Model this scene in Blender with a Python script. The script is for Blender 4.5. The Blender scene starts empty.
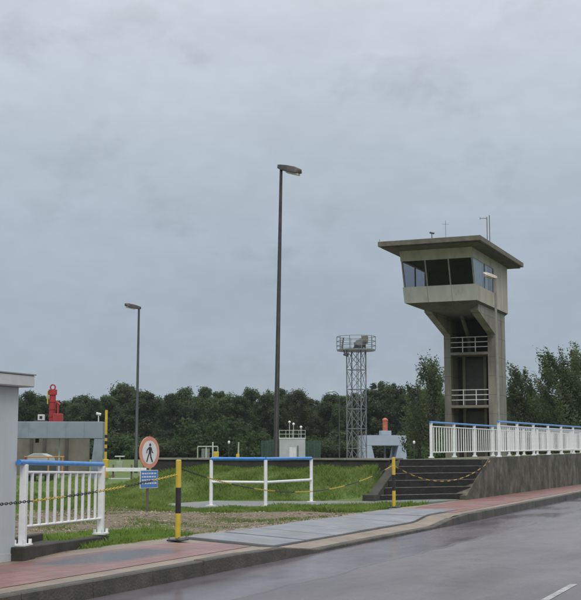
import bpy, math, random
import numpy as np
from mathutils import Vector, Matrix

# ------------------------------------------------------------------ camera, sky, sun
# World axes: x runs along the road (away, to the right), y runs square to it (to the left), z up.
F, CX, CY, HY, EYE = 1250.0, 290.5, 300.0, 452.0, 1.3      # photo pixels
PITCH = math.atan((HY - CY) / F)
_d = (815.0 - CX) / F, math.cos(PITCH) - (CY - HY) / F * math.sin(PITCH)
AZ = math.atan2(_d[0], _d[1])                                # road direction against view direction
scene = bpy.context.scene
cam = bpy.data.cameras.new('camera')
cam.sensor_fit = 'HORIZONTAL'; cam.sensor_width = 36.0; cam.lens = 36.0 * F / 581.0
cam.clip_start = 0.1; cam.clip_end = 6000
camo = bpy.data.objects.new('camera', cam); scene.collection.objects.link(camo)
camo.location = (0, 0, EYE); camo.rotation_euler = (math.pi / 2 + PITCH, 0, AZ - math.pi / 2)
scene.camera = camo

SUN_EL, SUN_AZ = math.radians(48), math.radians(215)         # direction the light comes from
world = bpy.data.worlds.new('World'); scene.world = world; world.use_nodes = True
nt = world.node_tree; nt.nodes.clear()
def wn(t, **k):
    n = nt.nodes.new(t)
    for a, b in k.items(): setattr(n, a, b)
    return n
wo = wn('ShaderNodeOutputWorld'); bg = wn('ShaderNodeBackground'); bg.inputs['Strength'].default_value = 0.1
sky = wn('ShaderNodeTexSky', sky_type='NISHITA', sun_disc=False, sun_elevation=SUN_EL, sun_rotation=math.radians(90) - SUN_AZ)
tc = wn('ShaderNodeTexCoord'); sep = wn('ShaderNodeSeparateXYZ'); nt.links.new(tc.outputs['Generated'], sep.inputs[0])
# overcast vault: luminance grows from horizon to zenith, broken by soft cloud
ramp = wn('ShaderNodeValToRGB'); nt.links.new(sep.outputs['Z'], ramp.inputs[0])
e = ramp.color_ramp.elements
e[0].position = 0.0; e[0].color = (0.298, 0.358, 0.425, 1)
e[1].position = 1.0; e[1].color = (1.45, 1.45, 1.42, 1)
x = e.new(0.12); x.color = (0.325, 0.386, 0.455, 1)
x = e.new(0.24); x.color = (0.42, 0.478, 0.54, 1)
x = e.new(0.36); x.color = (0.55, 0.595, 0.655, 1)
mp = wn('ShaderNodeMapping'); mp.inputs['Scale'].default_value = (1, 1, 2.6); nt.links.new(tc.outputs['Generated'], mp.inputs[0])
n1 = wn('ShaderNodeTexNoise'); n1.inputs['Scale'].default_value = 7.5; n1.inputs['Detail'].default_value = 6; n1.inputs['Roughness'].default_value = .5
n1.inputs['Distortion'].default_value = .1
nt.links.new(mp.outputs[0], n1.inputs['Vector'])
r1 = wn('ShaderNodeMapRange'); r1.inputs[1].default_value = .33; r1.inputs[2].default_value = .62; r1.inputs[3].default_value = .95; r1.inputs[4].default_value = 1.03
nt.links.new(n1.outputs['Fac'], r1.inputs[0])
mpb = wn('ShaderNodeMapping'); mpb.inputs['Scale'].default_value = (1, 1, 1.7); mpb.inputs['Location'].default_value = (.31, .12, .4); nt.links.new(tc.outputs['Generated'], mpb.inputs[0])
n2 = wn('ShaderNodeTexNoise'); n2.inputs['Scale'].default_value = 11; n2.inputs['Detail'].default_value = 7; n2.inputs['Roughness'].default_value = .58; n2.inputs['Distortion'].default_value = .1
nt.links.new(mpb.outputs[0], n2.inputs['Vector'])
r2 = wn('ShaderNodeMapRange'); r2.inputs[1].default_value = .57; r2.inputs[2].default_value = .74; r2.inputs[3].default_value = 1.01; r2.inputs[4].default_value = .84
nt.links.new(n2.outputs['Fac'], r2.inputs[0])
n3 = wn('ShaderNodeTexNoise'); n3.inputs['Scale'].default_value = 45; n3.inputs['Detail'].default_value = 6; nt.links.new(mpb.outputs[0], n3.inputs['Vector'])
r3 = wn('ShaderNodeMapRange'); r3.inputs[1].default_value = .3; r3.inputs[2].default_value = .7; r3.inputs[3].default_value = .972; r3.inputs[4].default_value = 1.028
nt.links.new(n3.outputs['Fac'], r3.inputs[0])
mm = wn('ShaderNodeMath', operation='MULTIPLY'); nt.links.new(r1.outputs[0], mm.inputs[0]); nt.links.new(r2.outputs[0], mm.inputs[1])
mm2 = wn('ShaderNodeMath', operation='MULTIPLY'); nt.links.new(mm.outputs[0], mm2.inputs[0]); nt.links.new(r3.outputs[0], mm2.inputs[1])
mul = wn('ShaderNodeVectorMath', operation='SCALE'); nt.links.new(ramp.outputs['Color'], mul.inputs[0]); nt.links.new(mm2.outputs[0], mul.inputs['Scale'])
mul2 = wn('ShaderNodeVectorMath', operation='SCALE'); mul2.inputs['Scale'].default_value = 10.4; nt.links.new(mul.outputs[0], mul2.inputs[0])
mx = wn('ShaderNodeMixRGB'); mx.inputs[0].default_value = .955
nt.links.new(sky.outputs[0], mx.inputs[1]); nt.links.new(mul2.outputs[0], mx.inputs[2])
nt.links.new(mx.outputs[0], bg.inputs['Color']); nt.links.new(bg.outputs[0], wo.inputs['Surface'])

sl = bpy.data.lights.new('sun', 'SUN'); sl.energy = 1.1; sl.angle = math.radians(25); sl.color = (1, .97, .93)
so = bpy.data.objects.new('sun', sl); scene.collection.objects.link(so)
sd = Vector((math.cos(SUN_EL) * math.cos(SUN_AZ), math.cos(SUN_EL) * math.sin(SUN_AZ), math.sin(SUN_EL)))
so.rotation_euler = sd.to_track_quat('Z', 'Y').to_euler(); so.location = (0, -10, 30)
scene.view_settings.view_transform = 'Standard'; scene.view_settings.look = 'None'
scene.view_settings.exposure = 0.12; scene.view_settings.gamma = 1.0; scene.view_settings.use_curve_mapping = False

# ------------------------------------------------------------------ helpers
rng = random.Random(5); npr = np.random.default_rng(7)
COL = scene.collection
SA, CA = math.sin(AZ), math.cos(AZ)
def at(px, Y):                       # photo column and depth -> road frame (x, y)
    X = (px - CX) / F * Y * 1.002
    return (X * SA + Y * CA, -X * CA + Y * SA)
def zat(py, Y):                      # photo row at depth Y -> height
    b = (CY - py) / F
    return EYE + Y * (math.sin(PITCH) + b * math.cos(PITCH)) / (math.cos(PITCH) - b * math.sin(PITCH))

MATS = {}
def mat(name, c1, c2=None, rough=.7, scale=4.0, bump=0.0, bscale=None, metal=0.0, detail=6, lo=.35, hi=.65, rough2=None, spec=.5, stretch=None, c3=None, c3scale=.6, c3lo=.5, c3hi=.7, lift=None):
    if name in MATS: return MATS[name]
    m = bpy.data.materials.new(name); m.use_nodes = True; MATS[name] = m
    t = m.node_tree; b = t.nodes['Principled BSDF']
    b.inputs['Metallic'].default_value = metal; b.inputs['Roughness'].default_value = rough; b.inputs['Specular IOR Level'].default_value = spec
    b.inputs['Base Color'].default_value = (*c1, 1)
    tcn = t.nodes.new('ShaderNodeTexCoord'); src = tcn.outputs['Object']
    if stretch:
        mpn = t.nodes.new('ShaderNodeMapping'); mpn.inputs['Scale'].default_value = stretch
        t.links.new(src, mpn.inputs[0]); src = mpn.outputs[0]
    col = None
    if c2:
        n = t.nodes.new('ShaderNodeTexNoise'); n.inputs['Scale'].default_value = scale; n.inputs['Detail'].default_value = detail; n.inputs['Roughness'].default_value = .65
        t.links.new(src, n.inputs['Vector'])
        r = t.nodes.new('ShaderNodeValToRGB'); r.color_ramp.elements[0].position = lo; r.color_ramp.elements[1].position = hi
        r.color_ramp.elements[0].color = (*c1, 1); r.color_ramp.elements[1].color = (*c2, 1)
        t.links.new(n.outputs['Fac'], r.inputs[0]); col = r.outputs[0]
        if rough2 is not None:
            mr = t.nodes.new('ShaderNodeMapRange'); mr.inputs[1].default_value = lo; mr.inputs[2].default_value = hi
            mr.inputs[3].default_value = rough; mr.inputs[4].default_value = rough2
            t.links.new(n.outputs['Fac'], mr.inputs[0]); t.links.new(mr.outputs[0], b.inputs['Roughness'])
    if c3:
        n3 = t.nodes.new('ShaderNodeTexNoise'); n3.inputs['Scale'].default_value = c3scale; n3.inputs['Detail'].default_value = 7; n3.inputs['Roughness'].default_value = .62
        t.links.new(src, n3.inputs['Vector'])
        mr = t.nodes.new('ShaderNodeMapRange'); mr.inputs[1].default_value = c3lo; mr.inputs[2].default_value = c3hi
        t.links.new(n3.outputs['Fac'], mr.inputs[0])
        mixn = t.nodes.new('ShaderNodeMixRGB'); t.links.new(mr.outputs[0], mixn.inputs[0])
        t.links.new(col, mixn.inputs[1]); mixn.inputs[2].default_value = (*c3, 1); col = mixn.outputs[0]
    if lift:
        sx = t.nodes.new('ShaderNodeSeparateXYZ'); t.links.new(tcn.outputs['Object'], sx.inputs[0]); prev = None
        for ax, per, w in lift:
            dv_ = t.nodes.new('ShaderNodeMath'); dv_.operation = 'DIVIDE'; dv_.inputs[1].default_value = per; t.links.new(sx.outputs[ax], dv_.inputs[0])
            f_ = t.nodes.new('ShaderNodeMath'); f_.operation = 'FRACT'; t.links.new(dv_.outputs[0], f_.inputs[0])
            l_ = t.nodes.new('ShaderNodeMath'); l_.operation = 'LESS_THAN'; l_.inputs[1].default_value = w / per; t.links.new(f_.outputs[0], l_.inputs[0])
            sc_ = t.nodes.new('ShaderNodeMath'); sc_.operation = 'MULTIPLY'; sc_.inputs[1].default_value = .5; t.links.new(l_.outputs[0], sc_.inputs[0])
            mj = t.nodes.new('ShaderNodeMixRGB'); mj.inputs[2].default_value = (c1[0] * .45, c1[1] * .45, c1[2] * .45, 1)
            t.links.new(sc_.outputs[0], mj.inputs[0]); t.links.new(col, mj.inputs[1]); col = mj.outputs[0]
    if col: t.links.new(col, b.inputs['Base Color'])
    if bump:
        bn = t.nodes.new('ShaderNodeTexNoise'); bn.inputs['Scale'].default_value = bscale or scale * 6; bn.inputs['Detail'].default_value = 5
        t.links.new(src, bn.inputs['Vector'])
        bp = t.nodes.new('ShaderNodeBump'); bp.inputs['Strength'].default_value = bump; bp.inputs['Distance'].default_value = .02
        t.links.new(bn.outputs['Fac'], bp.inputs['Height']); t.links.new(bp.outputs[0], b.inputs['Normal'])
    return m

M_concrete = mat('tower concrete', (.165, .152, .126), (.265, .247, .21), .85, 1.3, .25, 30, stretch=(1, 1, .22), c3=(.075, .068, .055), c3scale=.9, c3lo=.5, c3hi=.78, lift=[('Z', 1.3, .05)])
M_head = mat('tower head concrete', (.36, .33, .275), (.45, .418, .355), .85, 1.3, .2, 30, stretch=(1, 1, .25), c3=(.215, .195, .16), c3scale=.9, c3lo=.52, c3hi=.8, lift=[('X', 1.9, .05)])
M_apron = mat('tower apron', (.46, .445, .41), (.56, .545, .505), .8, 1.3, .15, 30, stretch=(1, 1, .25), c3=(.25, .235, .205), c3scale=1.1, c3lo=.55, c3hi=.85)
M_roofedge = mat('roof edge', (.11, .10, .078), (.17, .155, .125), .85, 2, .2, 20)
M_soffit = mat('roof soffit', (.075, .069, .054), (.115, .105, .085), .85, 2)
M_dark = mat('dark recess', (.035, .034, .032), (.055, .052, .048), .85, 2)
M_pilaster = mat('shaft pilaster', (.16, .145, .11), (.22, .20, .16), .85, 2)
M_shutter = mat('shaft shutter', (.055, .055, .05), (.08, .075, .065), .7, 3)
M_frame = mat('window frame', (.20, .20, .19), (.27, .27, .25), .5, 5)
M_galv = mat('galvanised steel', (.17, .185, .195), (.26, .275, .285), .5, 5, metal=.4)
M_palerail = mat('pale rail paint', (.52, .53, .52), (.66, .67, .65), .5, 4)
M_white = mat('white paint', (.72, .73, .74), (.82, .82, .81), .35, 9, c3=(.42, .34, .26), c3scale=6, c3lo=.60, c3hi=.80, bump=.08)
M_blue = mat('blue paint', (.035, .20, .56), (.06, .27, .64), .3, 8)
M_chain = mat('chain yellow', (.40, .29, .04), (.52, .38, .06), .5, 8)
M_yellow = mat('yellow paint', (.52, .37, .03), (.62, .46, .06), .45, 6, c3=(.35, .24, .04), c3scale=5, c3lo=.58, c3hi=.85)
M_black = mat('black paint', (.012, .012, .013), (.03, .03, .03), .45, 6)
M_red = mat('red paint', (.34, .026, .03), (.42, .04, .04), .5, 3, c3=(.17, .02, .02), c3scale=1.5)
M_orange = mat('orange paint', (.42, .20, .05), (.50, .26, .07), .5, 3)
M_brick = mat('faded red paint', (.40, .10, .06), (.48, .15, .09), .6, 3)
M_portal = mat('blue grey paint', (.215, .255, .31), (.265, .305, .36), .55, .8, c3=(.16, .185, .225), c3scale=.7)
M_portal_far = mat('pale blue grey paint', (.30, .36, .43), (.36, .42, .49), .55, .8)
M_seam = mat('portal seam', (.15, .205, .26), (.19, .25, .30), .55, 2)
M_tan = mat('tan concrete', (.14, .128, .105), (.205, .185, .152), .85, .8, c3=(.10, .085, .065), c3scale=.5)
M_hut = mat('pale hut paint', (.43, .465, .485), (.51, .545, .56), .5, 2.2, .12, 40, stretch=(1, 1, .12), c3=(.33, .355, .355), c3scale=1.6, c3lo=.5, c3hi=.8)
M_hutroof = mat('hut roof', (.44, .45, .46), (.53, .535, .54), .6, 2, .1, 30)
M_wall = mat('mossy retaining wall', (.075, .07, .052), (.17, .158, .125), .8, 3.2, .9, 12, stretch=(1, 1, .8), c3=(.032, .038, .02), c3scale=2.0, c3lo=.42, c3hi=.66, rough2=.65, lo=.4, hi=.72)
M_wallband = mat('coping concrete', (.20, .19, .165), (.28, .265, .23), .8, 3, .35, 25, c3=(.10, .10, .075), c3scale=1.5)
M_embwall = mat('dark bank wall', (.026, .026, .021), (.055, .051, .042), .85, 2, .5, 14)
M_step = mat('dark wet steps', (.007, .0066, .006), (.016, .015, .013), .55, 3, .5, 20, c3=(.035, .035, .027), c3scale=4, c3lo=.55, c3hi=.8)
M_stepnose = mat('step nosing', (.05, .047, .04), (.13, .122, .105), .55, 7, .3, 30)
M_road = mat('wet asphalt', (.075, .070, .076), (.115, .107, .114), .38, 1.4, .35, 120, rough2=.55, c3=(.055, .051, .056), c3scale=.35, c3lo=.45, c3hi=.7, detail=9)
M_gutter = mat('wet gutter strip', (.085, .078, .088), (.13, .118, .128), .10, .9, .03, 30, rough2=.28, c3=(.075, .058, .06), c3scale=.7, c3lo=.55, c3hi=.75)
M_paint = mat('worn road paint', (.20, .20, .20), (.46, .46, .45), .5, 9)
M_kerb = mat('kerb concrete', (.05, .045, .037), (.095, .085, .07), .6, 3, .5, 35, c3=(.028, .03, .02), c3scale=2.0, c3lo=.45, c3hi=.7)
M_pave = mat('pale paving', (.19, .145, .11), (.28, .22, .17), .40, 2.5, .25, 40, rough2=.55, c3=(.125, .105, .08), c3scale=1.2, c3lo=.52, c3hi=.8)
M_slab = mat('blue grey slab', (.165, .175, .195), (.25, .26, .285), .32, 1.7, .15, 40, rough2=.5, c3=(.17, .165, .15), c3scale=1.0, c3lo=.5, c3hi=.8)
M_gap = mat('dark joint', (.025, .022, .018), (.045, .04, .032), .8, 8)
M_puddle = mat('wet dark paving', (.075, .065, .068), (.11, .092, .092), .06, 2.2, rough2=.22)
M_gravel = mat('gravel bed', (.105, .082, .058), (.22, .175, .125), .9, 14, .8, 40, lo=.3, hi=.7, c3=(.10, .11, .04), c3scale=.9, c3lo=.52, c3hi=.72)
M_stone = mat('gravel stone', (.13, .10, .075), (.34, .28, .215), .8, 2.2, lo=.4, hi=.6)
M_pad = mat('concrete pad', (.15, .165, .155), (.215, .23, .22), .35, 1.5, .2, 30, rough2=.6, c3=(.13, .14, .125), c3scale=.7, c3lo=.45, c3hi=.65)
M_ground = mat('lawn soil', (.075, .12, .026), (.11, .165, .038), .9, 1.2, .6, 25, c3=(.10, .10, .035), c3scale=.35, c3lo=.5, c3hi=.75)
M_terrace = mat('terrace ground', (.09, .11, .045), (.15, .15, .08), .9, .4)
M_yard = mat('yard concrete', (.20, .19, .175), (.30, .285, .26), .7, .6)
M_bark = mat('bark', (.028, .025, .02), (.05, .044, .036), .9, 6, .5, 20)
M_signwhite = mat('sign white', (.62, .62, .64), (.70, .70, .71), .4, 5)
M_signred = mat('sign red', (.58, .22, .14), (.64, .32, .23), .4, 4)
M_signblue = mat('sign blue', (.06, .17, .46), (.09, .22, .53), .4, 4)
M_poleg = mat('lamp pole', (.032, .029, .028), (.06, .054, .05), .5, 3)
M_polefar = mat('far lamp pole', (.04, .05, .052), (.06, .072, .072), .5, 3)
M_poleb = mat('weathered pole', (.10, .08, .066), (.145, .118, .10), .6, 3)
M_polelight = mat('pale lamp pole', (.17, .16, .145), (.235, .22, .20), .55, 3)
M_lens = mat('lamp lens', (.42, .36, .31), (.52, .46, .40), .25, 3)
M_green = mat('green fence paint', (.03, .075, .055), (.045, .095, .07), .6, 3)
M_greenpale = mat('pale green paint', (.30, .36, .26), (.38, .43, .33), .6, 3)
M_cabin = mat('grey cabin', (.33, .36, .36), (.41, .44, .43), .6, 1)
M_equip = mat('dark equipment', (.06, .06, .06), (.10, .10, .10), .6, 3)
M_interior = mat('cab interior', (.05, .05, .05), (.07, .07, .07), .8, 2)

def brick_mat():
    m = bpy.data.materials.new('red concrete pavers'); m.use_nodes = True; t = m.node_tree; b = t.nodes['Principled BSDF']
    tcn = t.nodes.new('ShaderNodeTexCoord')
    br = t.nodes.new('ShaderNodeTexBrick'); br.inputs['Scale'].default_value = 1.0
    br.inputs['Brick Width'].default_value = .30; br.inputs['Row Height'].default_value = .30; br.inputs['Mortar Size'].default_value = .007
    br.offset = .5
    br.inputs['Color1'].default_value = (.225, .095, .088, 1); br.inputs['Color2'].default_value = (.29, .13, .12, 1); br.inputs['Mortar'].default_value = (.06, .045, .035, 1)
    t.links.new(tcn.outputs['Object'], br.inputs['Vector'])
    n = t.nodes.new('ShaderNodeTexNoise'); n.inputs['Scale'].default_value = 1.3; n.inputs['Detail'].default_value = 7
    t.links.new(tcn.outputs['Object'], n.inputs['Vector'])
    mr = t.nodes.new('ShaderNodeMapRange'); mr.inputs[1].default_value = .45; mr.inputs[2].default_value = .75; mr.inputs[4].default_value = .8
    t.links.new(n.outputs['Fac'], mr.inputs[0])
    mi = t.nodes.new('ShaderNodeMixRGB'); mi.inputs[2].default_value = (.15, .12, .11, 1)
    t.links.new(mr.outputs[0], mi.inputs[0]); t.links.new(br.outputs['Color'], mi.inputs[1]); t.links.new(mi.outputs[0], b.inputs['Base Color'])
    r2 = t.nodes.new('ShaderNodeMapRange'); r2.inputs[1].default_value = .35; r2.inputs[2].default_value = .65; r2.inputs[3].default_value = .28; r2.inputs[4].default_value = .55
    t.links.new(n.outputs['Fac'], r2.inputs[0]); t.links.new(r2.outputs[0], b.inputs['Roughness'])
    bp = t.nodes.new('ShaderNodeBump'); bp.inputs['Strength'].default_value = .5; bp.inputs['Distance'].default_value = .01; bp.invert = True
    t.links.new(br.outputs['Fac'], bp.inputs['Height']); t.links.new(bp.outputs[0], b.inputs['Normal'])
    # damp dark patch with standing water, a shape of its own
    vm = t.nodes.new('ShaderNodeVectorMath'); vm.operation = 'SUBTRACT'; vm.inputs[1].default_value = (13.9, 8.15, 0)
    t.links.new(tcn.outputs['Object'], vm.inputs[0])
    vs_ = t.nodes.new('ShaderNodeVectorMath'); vs_.operation = 'MULTIPLY'; vs_.inputs[1].default_value = (1 / 1.9, 1 / .62, 0); t.links.new(vm.outputs[0], vs_.inputs[0])
    ln = t.nodes.new('ShaderNodeVectorMath'); ln.operation = 'LENGTH'; t.links.new(vs_.outputs[0], ln.inputs[0])
    ad = t.nodes.new('ShaderNodeMath'); ad.operation = 'MULTIPLY_ADD'; ad.inputs[1].default_value = 1.6; t.links.new(n.outputs['Fac'], ad.inputs[0]); t.links.new(ln.outputs['Value'], ad.inputs[2])
    mk = t.nodes.new('ShaderNodeMapRange'); mk.inputs[1].default_value = 1.8; mk.inputs[2].default_value = 1.3; mk.inputs[3].default_value = 0; mk.inputs[4].default_value = 1
    t.links.new(ad.outputs[0], mk.inputs[0])
    m2 = t.nodes.new('ShaderNodeMixRGB'); m2.inputs[2].default_value = (.055, .048, .05, 1); t.links.new(mk.outputs[0], m2.inputs[0]); t.links.new(mi.outputs[0], m2.inputs[1]); t.links.new(m2.outputs[0], b.inputs['Base Color'])
    m3 = t.nodes.new('ShaderNodeMix'); m3.data_type = 'FLOAT'; m3.inputs[3].default_value = .27; t.links.new(mk.outputs[0], m3.inputs[0]); t.links.new(r2.outputs[0], m3.inputs[2]); t.links.new(m3.outputs[0], b.inputs['Roughness'])
    return m
M_red_pave = brick_mat()
def road_mat():
    m = bpy.data.materials.new('wet road'); m.use_nodes = True; t = m.node_tree; b = t.nodes['Principled BSDF']; N = t.nodes.new; Lk = t.links.new
    tcn = N('ShaderNodeTexCoord'); sp = N('ShaderNodeSeparateXYZ'); Lk(tcn.outputs['Object'], sp.inputs[0])
    def noise(sc, det=6, rough=.6, st=None):
        n = N('ShaderNodeTexNoise'); n.inputs['Scale'].default_value = sc; n.inputs['Detail'].default_value = det; n.inputs['Roughness'].default_value = rough
        if st:
            mpn = N('ShaderNodeMapping'); mpn.inputs['Scale'].default_value = st; Lk(tcn.outputs['Object'], mpn.inputs[0]); Lk(mpn.outputs[0], n.inputs['Vector'])
        else: Lk(tcn.outputs['Object'], n.inputs['Vector'])
        return n
    def rng_(src, a, b_, c, d):
        r = N('ShaderNodeMapRange'); r.inputs[1].default_value = a; r.inputs[2].default_value = b_; r.inputs[3].default_value = c; r.inputs[4].default_value = d; Lk(src, r.inputs[0]); return r.outputs[0]
    def mix(f, a, c):
        x = N('ShaderNodeMixRGB'); Lk(f, x.inputs[0])
        for i_, q_ in ((1, a), (2, c)):
            if isinstance(q_, tuple): x.inputs[i_].default_value = (*q_, 1)
            else: Lk(q_, x.inputs[i_])
        return x.outputs[0]
    def fmix(f, a, c):
        x = N('ShaderNodeMix'); x.data_type = 'FLOAT'; Lk(f, x.inputs[0]); Lk(a, x.inputs[2]); Lk(c, x.inputs[3]); return x.outputs[0]
    fine = noise(95, 3); mid = noise(2.2, 8, .7); big = noise(.55, 5, .6, (.45, 1.6, 1)); edge = noise(.8, 4, .5)
    asph = mix(rng_(fine.outputs['Fac'], .35, .65, 0, 1), (.07, .064, .073), (.22, .205, .222))
    g2 = noise(30, 5, .75); asph = mix(rng_(g2.outputs['Fac'], .38, .62, 0, .55), asph, (.235, .218, .236)); asph = mix(rng_(mid.outputs['Fac'], .45, .7, 0, .4), asph, (.10, .09, .102))
    asph = mix(rng_(big.outputs['Fac'], .42, .66, 0, .65), asph, (.085, .075, .086))
    gut = mix(rng_(mid.outputs['Fac'], .35, .65, 0, 1), (.125, .108, .126), (.18, .155, .175))
    gut = mix(rng_(big.outputs['Fac'], .50, .66, 0, .8), gut, (.085, .06, .062))
    ad = N('ShaderNodeMath'); ad.operation = 'MULTIPLY_ADD'; ad.inputs[1].default_value = .35; Lk(edge.outputs['Fac'], ad.inputs[0]); Lk(sp.outputs['Y'], ad.inputs[2])
    mk = rng_(ad.outputs[0], 5.52, 5.70, 0, 1)
    seam = N('ShaderNodeMath'); seam.operation = 'COMPARE'; seam.inputs[1].default_value = 5.60; seam.inputs[2].default_value = .03; Lk(ad.outputs[0], seam.inputs[0])
    Lk(mix(rng_(seam.outputs[0], 0, 1, 0, .5), mix(mk, asph, gut), (.05, .046, .048)), b.inputs['Base Color'])
    ra = rng_(mid.outputs['Fac'], .35, .65, .50, .27); rg = rng_(big.outputs['Fac'], .36, .62, .06, .30)
    Lk(fmix(mk, ra, rg), b.inputs['Roughness'])
    bp = N('ShaderNodeBump'); bp.inputs['Distance'].default_value = .022; gb = noise(34, 8, .85); Lk(gb.outputs['Fac'], bp.inputs['Height'])
    Lk(rng_(mk, 0, 1, .55, .05), bp.inputs['Strength']); Lk(bp.outputs[0], b.inputs['Normal'])
    return m
M_wetroad = road_mat()

def leaf_mat(name, c1, c2, c3, scale=.5, ramp_=(.33, .68)):
    m = bpy.data.materials.new(name); m.use_nodes = True; t = m.node_tree; b = t.nodes['Principled BSDF']
    b.inputs['Roughness'].default_value = .55; b.inputs['Specular IOR Level'].default_value = .25
    tcn = t.nodes.new('ShaderNodeTexCoord'); n = t.nodes.new('ShaderNodeTexNoise'); n.inputs['Scale'].default_value = scale; n.inputs['Detail'].default_value = 5
    t.links.new(tcn.outputs['Object'], n.inputs['Vector'])
    r = t.nodes.new('ShaderNodeValToRGB'); r.color_ramp.elements[0].position = ramp_[0]; r.color_ramp.elements[1].position = ramp_[1]
    r.color_ramp.elements[0].color = (*c1, 1); r.color_ramp.elements[1].color = (*c3, 1); q = r.color_ramp.elements.new(.5); q.color = (*c2, 1)
    t.links.new(n.outputs['Fac'], r.inputs[0])
    oi = t.nodes.new('ShaderNodeObjectInfo'); mr = t.nodes.new('ShaderNodeMapRange'); mr.inputs[3].default_value = .72; mr.inputs[4].default_value = 1.3
    t.links.new(oi.outputs['Random'], mr.inputs[0])
    vm = t.nodes.new('ShaderNodeVectorMath'); vm.operation = 'SCALE'
    t.links.new(r.outputs[0], vm.inputs[0]); t.links.new(mr.outputs[0], vm.inputs['Scale']); t.links.new(vm.outputs[0], b.inputs['Base Color'])
    tl = t.nodes.new('ShaderNodeBsdfTranslucent'); ms = t.nodes.new('ShaderNodeMixShader'); ms.inputs[0].default_value = .45
    vg = t.nodes.new('ShaderNodeVectorMath'); vg.operation = 'MULTIPLY'; vg.inputs[1].default_value = (1.35, 1.4, .8); t.links.new(vm.outputs[0], vg.inputs[0]); t.links.new(vg.outputs[0], tl.inputs['Color'])
    t.links.new(b.outputs[0], ms.inputs[1]); t.links.new(tl.outputs[0], ms.inputs[2]); t.links.new(ms.outputs[0], t.nodes['Material Output'].inputs['Surface'])
    return m
M_leaf = leaf_mat('wood foliage', (.044, .072, .034), (.064, .098, .044), (.092, .13, .058), .22)
M_leaf_warm = leaf_mat('olive foliage', (.052, .07, .034), (.072, .096, .045), (.10, .126, .06), .22)
M_leaf_near = leaf_mat('poplar foliage', (.058, .08, .046), (.088, .115, .066), (.13, .155, .098), .6)
M_leaf_bush = leaf_mat('bush foliage', (.035, .070, .022), (.055, .10, .03), (.08, .135, .045), .6)
def grass_mat(name, c1, c2, c3):
    m = leaf_mat(name, c1, c2, c3, .9, (.38, .64)); n = [q for q in m.node_tree.nodes if q.type == 'TEX_NOISE'][0]; n.inputs['Detail'].default_value = 9; n.inputs['Roughness'].default_value = .8; return m
M_grass = grass_mat('grass blades', (.115, .18, .048), (.168, .245, .066), (.25, .295, .12))
M_grass_far = grass_mat('bank grass blades', (.115, .175, .048), (.168, .24, .068), (.25, .29, .125))

def glass_mat(ior=1.42, tint=(.42, .43, .50)):
    m = bpy.data.materials.new('tinted glass'); m.use_nodes = True; t = m.node_tree; t.nodes.clear()
    o = t.nodes.new('ShaderNodeOutputMaterial'); mixs = t.nodes.new('ShaderNodeMixShader'); fr = t.nodes.new('ShaderNodeFresnel'); fr.inputs['IOR'].default_value = ior
    tr = t.nodes.new('ShaderNodeBsdfTransparent'); tr.inputs[0].default_value = (*tint, 1)
    gl = t.nodes.new('ShaderNodeBsdfGlossy'); gl.inputs['Roughness'].default_value = .03; gl.inputs['Color'].default_value = (.9, .95, 1, 1)
    t.links.new(fr.outputs[0], mixs.inputs[0]); t.links.new(tr.outputs[0], mixs.inputs[1]); t.links.new(gl.outputs[0], mixs.inputs[2]); t.links.new(mixs.outputs[0], o.inputs[0])
    return m
M_glass = glass_mat(); M_glass_side = glass_mat(1.75, (.85, .88, .92))
M_blind = mat('pale blind', (.52, .62, .66), (.62, .71, .74), .7, 1.5)

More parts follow.
